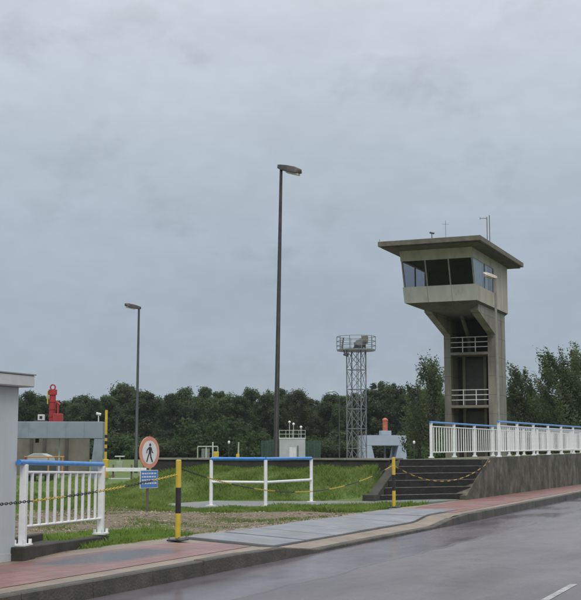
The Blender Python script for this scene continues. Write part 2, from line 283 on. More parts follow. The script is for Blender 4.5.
class MB:
    def __init__(s): s.v = []; s.f = []
    def poly(s, pts, faces):
        o = len(s.v); s.v += [tuple(p) for p in pts]; s.f += [tuple(i + o for i in f) for f in faces]; return s
    def hexa(s, b, t):            # four bottom, four top points, same winding (ccw from above)
        return s.poly(list(b) + list(t), [(3, 2, 1, 0), (4, 5, 6, 7), (0, 1, 5, 4), (1, 2, 6, 5), (2, 3, 7, 6), (3, 0, 4, 7)])
    def box(s, x0, x1, y0, y1, z0, z1):
        b = [(x0, y0, z0), (x1, y0, z0), (x1, y1, z0), (x0, y1, z0)]
        return s.hexa(b, [(x, y, z1) for x, y, _ in b])
    def prism(s, pts, z0, z1):    # polygon (x, y) ccw
        n = len(pts); P = [(x, y, z0) for x, y in pts] + [(x, y, z1) for x, y in pts]
        return s.poly(P, [tuple(range(n - 1, -1, -1)), tuple(range(n, 2 * n))] + [(i, (i + 1) % n, n + (i + 1) % n, n + i) for i in range(n)])
    def extrude_y(s, pts, y0, y1):  # polygon in (x, z), ccw seen from -y
        n = len(pts); P = [(x, y0, z) for x, z in pts] + [(x, y1, z) for x, z in pts]
        return s.poly(P, [tuple(range(n)), tuple(range(2 * n - 1, n - 1, -1))] + [(i, n + i, n + (i + 1) % n, (i + 1) % n) for i in range(n)])
    def tube(s, path, rad, n=8, cap=True):
        path = [Vector(p) for p in path]; rad = rad if isinstance(rad, (list, tuple)) else [rad] * len(path)
        o = len(s.v); up = Vector((0, 0, 1))
        for i, p in enumerate(path):
            d = (path[min(i + 1, len(path) - 1)] - path[max(i - 1, 0)]).normalized()
            a = d.cross(up if abs(d.z) < .95 else Vector((1, 0, 0))).normalized(); b = d.cross(a)
            for k in range(n):
                th = 2 * math.pi * k / n; s.v.append(tuple(p + (a * math.cos(th) + b * math.sin(th)) * rad[i]))
        for i in range(len(path) - 1):
            for k in range(n):
                k2 = (k + 1) % n; s.f.append((o + i * n + k, o + (i + 1) * n + k, o + (i + 1) * n + k2, o + i * n + k2))
        if cap:
            s.f.append(tuple(o + k for k in range(n))); L = o + (len(path) - 1) * n; s.f.append(tuple(L + k for k in range(n - 1, -1, -1)))
        return s
    def mesh(s, name, m, smooth=False, bevel=0):
        me = bpy.data.meshes.new(name); me.from_pydata(s.v, [], s.f); me.update()
        if bevel:
            import bmesh
            bm = bmesh.new(); bm.from_mesh(me); bmesh.ops.recalc_face_normals(bm, faces=bm.faces)
            bmesh.ops.bevel(bm, geom=list(bm.edges), offset=bevel, segments=1, affect='EDGES', clamp_overlap=True)
            bm.to_mesh(me); bm.free()
        if smooth:
            for p in me.polygons: p.use_smooth = True
            try: me.set_sharp_from_angle(angle=math.radians(40))
            except Exception: pass
        me.materials.append(m); return me
    def build(s, name, m, parent=None, smooth=False, bevel=0):
        return link(name, s.mesh(name, m, smooth, bevel), parent)
def link(name, me, parent=None, loc=None):
    o = bpy.data.objects.new(name, me); COL.objects.link(o)
    if parent: o.parent = parent
    if loc: o.location = loc
    return o
def tag(o, label, cat, group=None):
    o['label'] = label; o['category'] = cat
    if group: o['group'] = group
    return o
def thing(name, label, cat, loc=(0, 0, 0), rz=0, group=None):
    o = bpy.data.objects.new(name, None); COL.objects.link(o); o.empty_display_size = .2
    o.location = loc; o.rotation_euler = (0, 0, rz); return tag(o, label, cat, group)
def struct(o): o['kind'] = 'structure'; return o
def stuff(o): o['kind'] = 'stuff'; return o
def ss(a, b, x):
    t = min(1, max(0, (x - a) / (b - a))); return t * t * (3 - 2 * t)
def inside(poly, x, y):
    c = False; n = len(poly)
    for i in range(n):
        (x0, y0), (x1, y1) = poly[i], poly[i - 1]
        if (y0 > y) != (y1 > y) and x < (x1 - x0) * (y - y0) / (y1 - y0) + x0: c = not c
    return c
def quads(name, P, m, parent=None):       # P: (n, k, 3) polygons of k corners
    n, k, _ = P.shape
    me = bpy.data.meshes.new(name); me.vertices.add(n * k); me.vertices.foreach_set('co', P.reshape(-1).astype(np.float32))
    me.loops.add(n * k); me.loops.foreach_set('vertex_index', np.arange(n * k, dtype=np.int32))
    me.polygons.add(n); me.polygons.foreach_set('loop_start', (np.arange(n) * k).astype(np.int32))
    me.update(calc_edges=True); me.materials.append(m); return me

LZ = -.03                                   # plain behind the bank
TZ = 1.10                                   # terrace level
GRAVEL = [(14.2, 10.7), (18.2, 11.2), (18.4, 9.15), (22.3, 8.92), (26.0, 9.05), (25.5, 9.8), (24.9, 12.3), (25.7, 15.3), (22.9, 16.4), (20.5, 19), (14, 16)]
PAD = [(26.0, 13.2), (28.4, 11.2), (30.5, 9.35), (33.2, 8.9), (33.2, 10.1), (31.5, 10.95), (30.5, 12.4), (29.9, 14.6), (27.3, 14.9)]
def ground_z(x, y):
    if y < 8.9: return -.30
    b = .84 * ss(30.6, 33.3, x) * ss(21.5, 16.5, y) * ss(10.75, 11.3, y)
    return b - .02 + .05 * ss(9.2, 10.5, y) * math.sin(x * .9) * math.sin(y * 1.1) * (1 - ss(30, 34, x))

# ------------------------------------------------------------------ ground, road, pavement
gx = [-2000, -400, -80, -20, 0, 6] + [8 + .4 * i for i in range(69)] + [36, 40, 50, 70, 110, 180, 300, 600, 1500, 4000]
gy = [-4000, -800, -100, -20, 0, 4, 7, 8.9] + [9.0 + .35 * i for i in range(40)] + [24, 27, 32, 40, 55, 80, 120, 200, 400, 1000, 4000]
vs = []; fs = []
for x in gx:
    for y in gy: vs.append((x, y, ground_z(x, y)))
W = len(gy)
for i in range(len(gx) - 1):
    for j in range(W - 1): fs.append((i * W + j, (i + 1) * W + j, (i + 1) * W + j + 1, i * W + j + 1))
g = MB(); g.poly(vs, fs); struct(g.build('ground', M_ground, smooth=True))

def kv(u): return 6.82 + .02 * max(0, u - 27)          # kerb line
def drop(u): return -.125 * ss(16.0, 16.9, u) * (1 - ss(24.1, 25.4, u))
def pave_z(u, v): return drop(u) * max(0, min(1, (8.98 - (v - kv(u) + 6.82)) / 2.0))
RZ = -.17
def sheet(name, us, vfun0, vfun1, zfun, m, nv=6):
    vs = []; fs = []
    for u in us:
        a, b = vfun0(u), vfun1(u)
        for j in range(nv + 1):
            v = a + (b - a) * j / nv; vs.append((u, v, zfun(u, v)))
    k = nv + 1
    for i in range(len(us) - 1):
        for j in range(nv): fs.append((i * k + j, (i + 1) * k + j, (i + 1) * k + j + 1, i * k + j + 1))
    q = MB(); q.poly(vs, fs); return q.build(name, m, smooth=True)
def fr(a, b, st):
    n = max(1, int(round((b - a) / st))); return [a + (b - a) * i / n for i in range(n + 1)]
struct(sheet('road', [-60, -20] + fr(0, 60, 2) + [80, 120, 200, 500], lambda u: -8, lambda u: kv(u) + .06, lambda u, v: RZ, M_wetroad, 4))
for k, (a, b) in enumerate([(3.0, 6.0), (11.4, 14.4), (20.4, 23.4), (29.4, 32.4)]):
    struct(sheet('lane_dash', [a, b], lambda u: 2.52, lambda u: 2.60, lambda u, v: RZ + .004, M_paint, 1))
struct(sheet('pavement', [-60, -20] + fr(-8, 16, 2) + fr(16.1, 28, .3) + [30, 35, 40, 50, 60, 90, 200], lambda u: kv(u) + .10, lambda u: 9.2 if u < 29 else 9.0, pave_z, M_pave, 8))
def dz(f, d): return lambda u, v: f(u, v) + d
struct(sheet('red_paving', [-60, -20] + fr(-8, 16, 1) + fr(16.05, 17.0, .3), lambda u: 7.28 + .3 * ss(16.0, 17.0, u), lambda u: 8.72 - .35 * ss(15.6, 17.0, u), dz(pave_z, .005), M_red_pave, 8))
struct(sheet('red_paving', fr(26.6, 30, .3) + [35, 40, 50, 60, 90, 200], lambda u: kv(u) + .42, lambda u: 8.80 - .5 * (1 - ss(26.6, 29.2, u)), dz(pave_z, .005), M_red_pave, 8))
# kerb stones
kerb = struct(bpy.data.objects.new('kerb', None)); COL.objects.link(kerb)
u = -5.05
while u < 75:
    u1 = u + 1.25
    if 9 < u < 30: u1 = u + 1.25
    q = MB(); a, b = u + .008, u1 - .008
    j = rng.uniform(-.004, .004)
    z0, z1 = drop(a) + j, drop(b) + j + rng.uniform(-.003, .003)
    q.hexa([(a, kv(a), RZ - .1), (b, kv(b), RZ - .1), (b, kv(b) + .17, RZ - .1), (a, kv(a) + .17, RZ - .1)],
           [(a, kv(a) + .012, z0 + .008), (b, kv(b) + .012, z1 + .008), (b, kv(b) + .17, z1 + .008), (a, kv(a) + .17, z0 + .008)])
    q.build('kerb_stone', M_kerb, kerb, bevel=.014); u = u1
q = MB(); q.box(-5, 75, 6.90, 6.99, RZ - .1, RZ + .03); 
# driveway crossing slabs
cross = struct(bpy.data.objects.new('crossing', None)); COL.objects.link(cross)
sheet('slab_bed', fr(17.1, 27.7, .3), lambda u: 7.42, lambda u: 8.97, dz(pave_z, .003), M_gap, 4).parent = cross
for k in range(8):
    a = 17.24 + k * 1.305; b = a + 1.305; g_ = .035 if k in (0, 1) else .02
    a0, b0 = a + g_, b - g_; v0, v1 = 7.47, 8.88 + (.03 if k % 3 == 0 else 0)
    q = MB(); t = rng.uniform(.020, .027); P = []; tl = rng.uniform(-.004, .004)
    for zz in (0, 1):
        for i_ in range(5):
            for v_ in (v0, v1):
                x_ = a0 + (b0 - a0) * i_ / 4; P.append((x_, v_, pave_z(x_, v_) + (t + tl * (i_ - 2) / 2 if zz else -.08)))
    fs = [(8, 9, 19, 18), (1, 0, 10, 11)]
    for i_ in range(4):
        e_ = 2 * i_; fs += [(e_, e_ + 1, e_ + 3, e_ + 2), (10 + e_, 12 + e_, 13 + e_, 11 + e_), (e_, e_ + 2, e_ + 12, e_ + 10), (e_ + 3, e_ + 1, e_ + 11, e_ + 13)]
    q.poly(P, fs); q.build('paving_slab', M_slab, cross)

# gravel and pad
q = MB(); vs = [(x, y, ground_z(x, y) + .03) for x, y in GRAVEL]
def filled(name, poly, step, lift, m, jitter=0):
    xs = [p[0] for p in poly]; ys = [p[1] for p in poly]; cells = {}; q = MB(); idx = {}
    nx = int((max(xs) - min(xs)) / step) + 1; ny = int((max(ys) - min(ys)) / step) + 1
    def vid(i, j):
        if (i, j) not in idx:
            x = min(xs) + i * step; y = min(ys) + j * step; idx[i, j] = len(q.v); q.v.append((x, y, ground_z(x, max(y, 8.91)) + lift))
        return idx[i, j]
    for i in range(nx):
        for j in range(ny):
            if inside(poly, min(xs) + (i + .5) * step + rng.uniform(-jitter, jitter), min(ys) + (j + .5) * step + rng.uniform(-jitter, jitter)):
                q.f.append((vid(i, j), vid(i + 1, j), vid(i + 1, j + 1), vid(i, j + 1)))
    return struct(q.build(name, m, smooth=True))
filled('gravel_path', GRAVEL, .10, .018, M_gravel, .15)
pv = [(x, y) for x, y in PAD][::-1]
q = MB(); q.prism(pv, -.1, .035)
struct(q.build('concrete_pad', M_pad))
# scattered stones on the gravel
st = MB(); cnt = 0
while cnt < 5200:
    x, y = rng.uniform(14, 26), rng.uniform(8.9, 17)
    if not inside(GRAVEL, x, y): continue
    cnt += 1; s = rng.choice([.008, .010, .013, .017, .024]) * rng.uniform(.8, 1.4); z = ground_z(x, y) + .018
    th = rng.uniform(0, 3); pts = []
    for k in range(4):
        r = s * rng.uniform(.8, 1.4); pts.append((x + r * math.cos(th + k * 1.57), y + r * math.sin(th + k * 1.57), z + s * rng.uniform(.1, .4)))
    st.poly(pts + [(x, y, z + s * rng.uniform(.7, 1.2)), (x, y, z - s)], [(0, 1, 4), (1, 2, 4), (2, 3, 4), (3, 0, 4), (1, 0, 5), (2, 1, 5), (3, 2, 5), (0, 3, 5)])
o = stuff(st.build('gravel', M_stone)); tag(o, 'loose brown gravel stones on the path behind the crossing slabs', 'gravel')

# ------------------------------------------------------------------ terrace, walls, stairs
def wtop(u): return 1.13 + .0065 * max(0, u - 35)
ter = MB()
T1 = [(33.45, 10.85), (36.25, 9.15), (150, 9.15), (150, 11.1), (36.6, 11.1), (36.1, 18.4), (33.62, 18.4)]
T0 = [(33.45, 10.85), (36.25, 9.15), (153, 9.15), (153, 14.5), (41.5, 14.5), (38.5, 19.2), (33.7, 19.0)]
ter.poly([(x, y, TZ - .01 if x < 100 else wtop(x) - .04) for x, y in T1] + [(x, y, -.06) for x, y in T0], [tuple(range(7))] + [(k, k + 7, (k + 1) % 7 + 7, (k + 1) % 7) for k in range(2, 6)])
struct(ter.build('terrace', M_terrace))
# unseen concrete yard round the tower, added to cut green bounce light on it
q = MB(); q.poly([(44, 15.2, -.012), (150, 15.2, -.012), (150, 66, -.012), (44, 21.0, -.012)], [(0, 1, 2, 3)]); struct(q.build('unseen_yard', M_yard))
# bank wall along the terrace front (left of the stairs)
bw = thing('bank_wall', 'low dark concrete wall with pale coping along the top of the grass bank', 'wall', (33.4, 10.9, 0))
q = MB(); q.box(0, .24, 0.03, 7.55, -.2, TZ - .03); q.build('wall_face', M_embwall, bw)
for k in range(6):
    q = MB(); q.box(-.05, .34, .04 + k * 1.255, .04 + k * 1.255 + 1.24, TZ - .03, TZ + .03); q.build('coping_stone', M_wallband, bw, bevel=.008)
# retaining wall with sloping end
rw = thing('retaining_wall', 'tall mossy concrete retaining wall with sloping end beside the pavement', 'wall', (0, 0, 0))
prof = [(33.75, -.2), (150, -.2), (150, wtop(150) - .0), (36.5, wtop(36.5)), (33.75, .12)]
q = MB(); q.extrude_y(prof, 8.85, 9.16)
o = q.build('wall_face', M_wall, rw)
q = MB(); n = [(33.72, .125), (36.48, wtop(36.5) + .005), (150, wtop(150) + .005), (150, wtop(150) + .075), (36.45, wtop(36.5) + .075), (33.72, .195)]
# stairs: sides follow the road, treads set askew
stt = thing('stairs', 'dark worn concrete stairs between the grass bank and the retaining wall', 'stairs', (31.4, 9.9, 0))
def stair_u(k, v): return 31.40 + .335 * k + (10.85 - v) * 1.30
for k in range(6):
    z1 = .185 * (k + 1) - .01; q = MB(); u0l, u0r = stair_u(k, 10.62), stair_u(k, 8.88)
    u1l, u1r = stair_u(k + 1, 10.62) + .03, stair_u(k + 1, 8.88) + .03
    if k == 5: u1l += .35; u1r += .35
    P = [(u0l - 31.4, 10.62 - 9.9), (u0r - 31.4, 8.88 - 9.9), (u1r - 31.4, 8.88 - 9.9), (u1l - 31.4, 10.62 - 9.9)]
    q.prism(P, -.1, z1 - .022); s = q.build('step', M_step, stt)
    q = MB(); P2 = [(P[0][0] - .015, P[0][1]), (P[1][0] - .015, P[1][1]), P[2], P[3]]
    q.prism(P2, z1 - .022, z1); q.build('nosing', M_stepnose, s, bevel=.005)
q = MB(); ul, ur = 31.22 - 31.4, 33.75 - 31.4
q.hexa([(ul, .735, -.1), (ur, .735, -.1), (ur, 1.0, -.1), (ul, 1.0, -.1)], [(ul, .735, .10), (ur, .735, TZ + .035), (ur, 1.0, TZ + .035), (ul, 1.0, .10)])
q.build('side_wall', M_embwall, stt, bevel=.01)
q = MB(); q.prism([(ul - .06, .70), (ul + .25, .70), (ul + .25, 1.05), (ul - .06, 1.05)], -.1, .20); q.build('end_block', M_embwall, stt, bevel=.015)

# ------------------------------------------------------------------ railings
def baluster_rail(name, label, u0, v, n_panels, pitch, zf, group):
    root = thing(name, label, 'railing', (u0, v, zf(u0)), 0, group)
    post = MB().box(-.04, .04, -.04, .04, .0, 1.06).mesh('post', M_white, bevel=.006)
    foot = MB(); foot.box(-.09, .09, -.07, .07, .0, .018)
    for sx in (-1, 1):
        for sy in (-1, 1): foot.tube([(sx * .065, sy * .05, .015), (sx * .065, sy * .05, .05)], .013, 6)
    foot = foot.mesh('foot_plate', M_white)
    bal = MB().box(-.013, .013, -.013, .013, .17, .95).mesh('baluster', M_white)
    L = n_panels * pitch
    for k in range(n_panels + 1):
        x = k * pitch; z = zf(u0 + x) - zf(u0)
        p = link('post', post, root, (x, 0, z)); link('foot_plate', foot, p)
    def rail(nm, h, r, m, ext=0):
        q = MB(); q.tube([(-ext, 0, h), *[(k * pitch, 0, h + zf(u0 + k * pitch) - zf(u0)) for k in range(n_panels + 1)], (L + ext, 0, h + zf(u0 + L) - zf(u0))] if ext else
               [(k * pitch, 0, h + zf(u0 + k * pitch) - zf(u0)) for k in range(n_panels + 1)], r, 10)
        q.build(nm, m, root, smooth=True)
    rail('top_rail', 1.085, .031, M_blue, .10); rail('upper_bar', .955, .020, M_white); rail('lower_bar', .17, .020, M_white)
    nb = int(round(pitch / .29)) - 1
    for k in range(n_panels):
        for j in range(nb):
            x = k * pitch + (j + 1) * pitch / (nb + 1); link('baluster', bal, root, (x, 0, zf(u0 + x) - zf(u0)))
    return root
baluster_rail('baluster_railing', 'long white baluster railing with blue handrail on the retaining wall, nearer one', 38.4, 9.01, 12, 2.6, lambda u: wtop(u), 'white railings on the terrace')
baluster_rail('baluster_railing', 'white baluster railing with blue handrail behind the stair top, farther of two', 37.1, 10.8, 12, 2.65, lambda u: TZ + .02 + .004 * (u - 37), 'white railings on the terrace')

# railing beside the hut, on a low kerb
pA, pB = Vector((12.98, 8.96)), Vector((16.0, 9.66)); d = pB - pA; Lr = d.length; ang = math.atan2(d.y, d.x)
rt = thing('baluster_railing', 'short white baluster railing with bright blue handrail beside the pale hut', 'railing', (pA.x, pA.y, 0), ang)
zA, zB = .17, .115
def lz(x): return zA + (zB - zA) * x / Lr
for x, h in ((.06, .98), (Lr, .98)):
    q = MB(); q.box(-.042, .042, -.042, .042, 0, h); p = q.build('post', M_white, rt, bevel=.006); p.location = (x, 0, lz(x))
    q = MB(); q.box(-.13, .13, -.085, .085, 0, .02); f = q.build('foot_plate', M_white, p)
    for sx in (-1, 1):
        for sy in (-1, 1): q = MB(); q.tube([(sx * .10, sy * .06, .02), (sx * .10, sy * .06, .075)], .022, 7); q.build('bolt', M_white, p)
def seg(nm, x0, x1, h, r, m, n=12): q = MB(); q.tube([(x0, 0, h + lz(x0)), (x1, 0, h + lz(x1))], r, n); return q.build(nm, m, rt, smooth=True)
seg('top_rail', -.12, Lr + .02, 1.005, .034, M_blue, 14)
seg('upper_bar', .06, Lr, .885, .018, M_white); seg('lower_bar', .06, Lr, .225, .018, M_white)
for k in range(10):
    x = .06 + (k + 1) * (Lr - .06) / 11
    q = MB(); q.box(-.016, .016, -.016, .016, 0.225, .88); b = q.build('baluster', M_white, rt); b.location = (x, 0, lz(x))
# the pit kerb under it
pk = thing('pit_kerb', 'low dark concrete kerb of a pit under the short white railing', 'kerb', (pA.x, pA.y, 0), ang)
q = MB(); q.hexa([(-.16, -.11, -.1), (.22, -.11, -.1), (.22, .12, -.1), (-.16, .12, -.1)], [(-.16, -.11, .165), (.22, -.11, .165), (.22, .12, .165), (-.16, .12, .165)]); q.build('end_block', M_embwall, pk, bevel=.012)
q = MB(); q.hexa([(.222, -.07, -.1), (Lr + .2, -.07, -.1), (Lr + .2, .10, -.1), (.222, .10, -.1)], [(.222, -.07, .15), (Lr + .2, -.07, .085), (Lr + .2, .10, .085), (.222, .10, .15)]); q.build('kerb_wall', M_embwall, pk, bevel=.012)
q = MB(); q.box(.10, Lr - .2, .105, .80, .0, .03); q.build('pit_shade', M_dark, pk)  # flat dark sheet stands in for the shade inside the open pit
q = MB(); q.box(.10, Lr - .2, .80, .92, -.1, .13); q.build('kerb_wall', M_embwall, pk, bevel=.012)

# tube railing round the concrete pad
A_, B_, C_ = (27.1, 13.34, .035), (27.1, 11.92, .035), (30.2, 12.0, .035)
pr = thing('tube_railing', 'open white tube railing with blue handrail standing on the concrete pad', 'railing', B_)
def rel(p, h): return (p[0] - B_[0], p[1] - B_[1], h)
pm = MB().tube([(0, 0, 0), (0, 0, 1.08)], .042, 12).mesh('post', M_white, smooth=True)
fm = MB().box(-.09, .09, -.09, .09, 0, .015).mesh('foot_plate', M_white)
for p in (A_, B_, C_):
    o = link('post', pm, pr, rel(p, 0)); link('foot_plate', fm, o)
for nm, h, r, m in (('top_rail', 1.105, .040, M_blue), ('middle_rail', .56, .032, M_white)):
    for p0, p1 in ((A_, B_), (B_, C_)):
        q = MB(); q.tube([rel(p0, h), rel(p1, h)], r, 12); q.build(nm, m, pr, smooth=True)

# ------------------------------------------------------------------ hut
hut = thing('service_hut', 'pale grey blue service hut with flat overhanging roof at the pavement', 'hut', (12.9, 8.98, 0))
q = MB(); q.box(-6, 0, 0, 3.0, -.2, 2.09); q.build('wall', M_hut, hut, bevel=.01)
q = MB(); q.box(-6.003, .006, -.006, 3.0, -.2, .09); q.build('plinth', M_hutroof, hut)
for x in (-.62, -1.25, -1.88, -2.5, -3.12): q = MB(); q.box(x - .006, x + .006, -.005, 0, .1, 2.05); q.build('panel_joint', M_frame, hut)
q = MB(); q.box(-6.2, .13, -.14, 3.2, 2.09, 2.235); q.build('roof', M_hutroof, hut, bevel=.012)
q = MB(); q.box(-6.21, .14, -.15, 3.21, 2.236, 2.25); q.build('roof_edge', M_frame, hut)

# ------------------------------------------------------------------ bollards and chains
def bollard(label, x, y, z, h):
    r = thing('bollard', label, 'bollard', (x, y, z), 0, 'yellow and black chain bollards')
    for nm, a, b, m in (('upper_band', .66, 1.0, M_yellow), ('middle_band', .34, .66, M_black), ('lower_band', 0.03, .34, M_yellow)):
        q = MB(); q.tube([(0, 0, a * h), (0, 0, b * h - .001)], .041, 14); q.build(nm, m, r, smooth=True)
    q = MB(); q.tube([(0, 0, h), (0, 0, h + .012)], [.041, .03], 14); q.build('cap', M_yellow, r, smooth=True)
    q = MB(); q.box(-.15, .15, -.11, .11, 0, .022); pl = q.build('base_plate', M_black, r, bevel=.006)
    for sx in (-1, 1):
        for sy in (-1, 1): q = MB(); q.tube([(sx * .12, sy * .08, .02), (sx * .12, sy * .08, .06)], .016, 6); q.build('bolt', M_galv, pl)
    return r
B1 = (16.62, 8.72); B2 = (27.74, 8.98)
bollard('yellow and black banded bollard beside the crossing slabs, nearer of two', *B1, 0.006, 1.17)
bollard('yellow and black banded bollard in front of the stairs, farther of two', *B2, .03, 1.14)
link_me = {}
def link_geo():
    # one oval link along x, 12 segments x 5 sides
    pts = []; L, w = .030, .014
    for k in range(10):
        th = 2 * math.pi * k / 10; pts.append(Vector((L * math.cos(th), w * math.sin(th), 0)))
    return pts
LP = link_geo()
def chain(label, p0, p1, sag, seglen, first, step=.045, rad=.0055, scale=1.0, pattern=None):
    p0, p1 = Vector(p0), Vector(p1); N = 200
    pts = [p0.lerp(p1, t / N) - Vector((0, 0, 4 * sag * (t / N) * (1 - t / N))) for t in range(N + 1)]
    cum = [0]
    for a, b in zip(pts, pts[1:]): cum.append(cum[-1] + (b - a).length)
    root = thing('barrier_chain', label, 'chain', p0, 0, 'yellow and black barrier chains')
    s = step / 2; i = 0; cur = None; q = None; k = 0; lnk = 0
    def flush():
        if q and q.v: q.build('chain_section', cur, root, smooth=True)
    while s < cum[-1]:
        while cum[i + 1] < s: i += 1
        t = (s - cum[i]) / (cum[i + 1] - cum[i]); c = pts[i].lerp(pts[i + 1], t) - p0; dr = (pts[i + 1] - pts[i]).normalized()
        sec = int(s / seglen); m = M_chain if (sec % 2 == 0) == first else M_black
        if m is not cur: flush(); q = MB(); cur = m
        side = dr.cross(Vector((0, 0, 1))).normalized(); up = side.cross(dr)
        if lnk % 2: side, up = up, side
        ring = [c + dr * p.x * scale + side * p.y * scale for p in LP]
        o = len(q.v); n = len(ring)
        for a in range(n):
            tng = (ring[(a + 1) % n] - ring[a - 1]).normalized(); bn = tng.cross(up).normalized()
            for b in range(4):
                th = b * math.pi / 2; q.v.append(tuple(ring[a] + (up * math.cos(th) + bn * math.sin(th)) * rad * scale))
        for a in range(n):
            for b in range(4):
                q.f.append((o + a * 4 + b, o + ((a + 1) % n) * 4 + b, o + ((a + 1) % n) * 4 + (b + 1) % 4, o + a * 4 + (b + 1) % 4))
        s += step * scale; lnk += 1
    flush(); return root
chain('sagging chain in front of the hut and its railing', (B1[0] - .06, B1[1], .97), (6.0, 8.78, .97), .28, .74, True)
chain('sagging chain strung between the two striped bollards', (B1[0] + .06, B1[1] + .0, 1.06), (B2[0] - .06, B2[1], 1.0), .47, .95, False, scale=.75)
chain('short sagging chain across the foot of the dark stairs', (B2[0] + .06, B2[1], .98), (36.3, 8.80, 1.04), .46, .30, True, scale=.9, step=.045)

# ------------------------------------------------------------------ no pedestrians sign
su, sv = at(150.5, 28.0)
X_ = Vector((SA, -CA, 0)); Y_ = Vector((CA, SA, 0)); nrm = (-Y_ * math.cos(math.radians(58)) + X_ * math.sin(math.radians(58)))
rz = math.atan2(nrm.y, nrm.x) + math.pi / 2          # local -y faces the reader
sg = thing('no_pedestrians_sign', 'round red and white no pedestrians sign with blue notice plate below', 'sign', (su, sv, 0), rz)
zc = zat(452.3, 28.0); R = .352
q = MB(); q.tube([(0, .035, -.1), (0, .035, zc + .30)], .028, 10); q.build('pole', M_poleb, sg, smooth=True)
def disc(r, y0, y1, n=40):
    q = MB(); q.v = [(r * math.cos(2 * math.pi * k / n), y, zc + r * math.sin(2 * math.pi * k / n)) for y in (y0, y1) for k in range(n)]
    q.f = [tuple(range(n)), tuple(range(2 * n - 1, n - 1, -1))] + [(k, n + k, n + (k + 1) % n, (k + 1) % n) for k in range(n)]; return q
dd = disc(R, -.012, .006).build('disc', M_signred, sg)
disc(R * .74, -.0145, -.0125).build('disc_face', M_signwhite, dd)
q = MB()
def flat(poly, y=-.018): q.extrude_y([(x * R / .35, zc + z * R / .35) for x, z in poly], y, y + .0025)
flat([(.032 * math.cos(t * .7854) + .012, .165 + .037 * math.sin(t * .7854)) for t in range(8)])                 # head
flat([(-.035, -.02), (.045, -.02), (.055, .115), (-.03, .12)])                                                 # trunk
flat([(-.035, -.021), (.008, -.021), (-.045, -.11), (-.085, -.215), (-.118, -.205), (-.078, -.10)])            # rear leg
flat([(.009, -.021), (.046, -.021), (.062, -.10), (.115, -.20), (.085, -.222), (.022, -.115)])                 # front leg
flat([(-.031, .118), (-.036, .07), (-.085, .035), (-.09, -.02), (-.115, -.02), (-.108, .05)])                  # rear arm
flat([(.056, .112), (.053, .06), (.085, .02), (.125, .0), (.115, -.022), (.065, .0)])                          # front arm
q.build('pedestrian_symbol', M_black, dd)
pz0, pz1 = zat(488, 28.0), zat(470, 28.0); hw = .31
q = MB(); q.box(-hw, hw, -.010, .006, pz0, pz1); pl = q.build('notice_plate', M_signwhite, sg)
q = MB(); q.box(-hw + .012, hw - .012, -.0125, -.0105, pz0 + .012, pz1 - .012); q.build('plate_face', M_signblue, pl)
q = MB(); hh = pz1 - pz0
for r_ in range(4):
    zz = pz1 - .075 - r_ * (hh - .11) / 4; xx = -hw + .05
    while xx < hw - .09:
        w = rng.uniform(.03, .085); w = min(w, hw - .05 - xx); q.box(xx, xx + w, -.0145, -.0127, zz - .016, zz + .016); xx += w + .022
q.build('notice_lettering', M_signwhite, pl)

# ------------------------------------------------------------------ street lamps
def street_lamp(label, px, Y, zbase, ytop, r0, r1, head_dir, hl, hw, M, lean=0, group='street lamps', hh=.14, tilt=.18):
    u0, v0 = at(px, Y); H = zat(ytop, Y) - zbase
    root = thing('street_lamp', label, 'street lamp', (u0, v0, zbase), 0, group)
    lx, ly = X_.x * lean * H, X_.y * lean * H
    q = MB(); q.tube([(0, 0, -.1), (0, 0, .9), (lx * .1, ly * .1, .92), (lx, ly, H)], [r0, r0, r0 * .86, r1], 12); q.build('pole', M, root, smooth=True)
    dv = (X_ * head_dir[0] + Y_ * head_dir[1]).normalized(); sdv = Vector((-dv.y, dv.x, 0))
    top = Vector((lx, ly, H)); q = MB()
    secs = [(-.14, .30, -.3), (0, .62, -.5), (.35 * hl, .95, -.62), (.75 * hl, 1.0, -.55), (hl, .55, -.2)]
    P = []
    for s, w, lowz in secs:
        c = top + dv * s + Vector((0, 0, -tilt * s))
        P += [tuple(c - sdv * hw * w + Vector((0, 0, lowz * hh))), tuple(c + sdv * hw * w + Vector((0, 0, lowz * hh))),
              tuple(c + sdv * hw * w * .7 + Vector((0, 0, hh * (.45 + .55 * w)))), tuple(c - sdv * hw * w * .7 + Vector((0, 0, hh * (.45 + .55 * w))))]
    n = len(secs); fs = [(3, 2, 1, 0), tuple(range(4 * n - 4, 4 * n))]
    for k in range(n - 1):
        for j in range(4): fs.append((4 * k + j, 4 * k + (j + 1) % 4, 4 * k + 4 + (j + 1) % 4, 4 * k + 4 + j))
    q.poly(P, fs); h = q.build('lamp_head', M_poleg if M is not M_polelight else M_lens, root, smooth=True, bevel=.01)
    q = MB(); P = []
    for s, w in ((.28 * hl, .7), (hl * .9, .6)):
        c = top + dv * s + Vector((0, 0, -tilt * s))
        P += [c - sdv * hw * w + Vector((0, 0, -.62 * hh)), c + sdv * hw * w + Vector((0, 0, -.62 * hh))]
    b = [P[0], P[1], P[3], P[2]]; q.hexa([tuple(p + Vector((0, 0, -.05))) for p in b], [tuple(p + Vector((0, 0, .05))) for p in b])
    q.build('lens', M_lens, h, bevel=.012)
    return root
street_lamp('tall dark street lamp rising in the middle, behind the tube railing', 275.3, 45, LZ, 168, .112, .054, (1, -.45), .80, .16, M_poleg, .0175, hh=.15, tilt=.30)
street_lamp('slim dark street lamp rising behind the round red sign', 137.6, 80, -.02, 308, .12, .065, (-1, -.5), .95, .15, M_polefar, .004, hh=.15, tilt=-.15)
street_lamp('grey street lamp standing close in front of the control tower', 497.8, 70, LZ, 277.5, .105, .065, (-1, -.4), .75, .15, M_polelight, -.006, hh=.13, tilt=-.22)
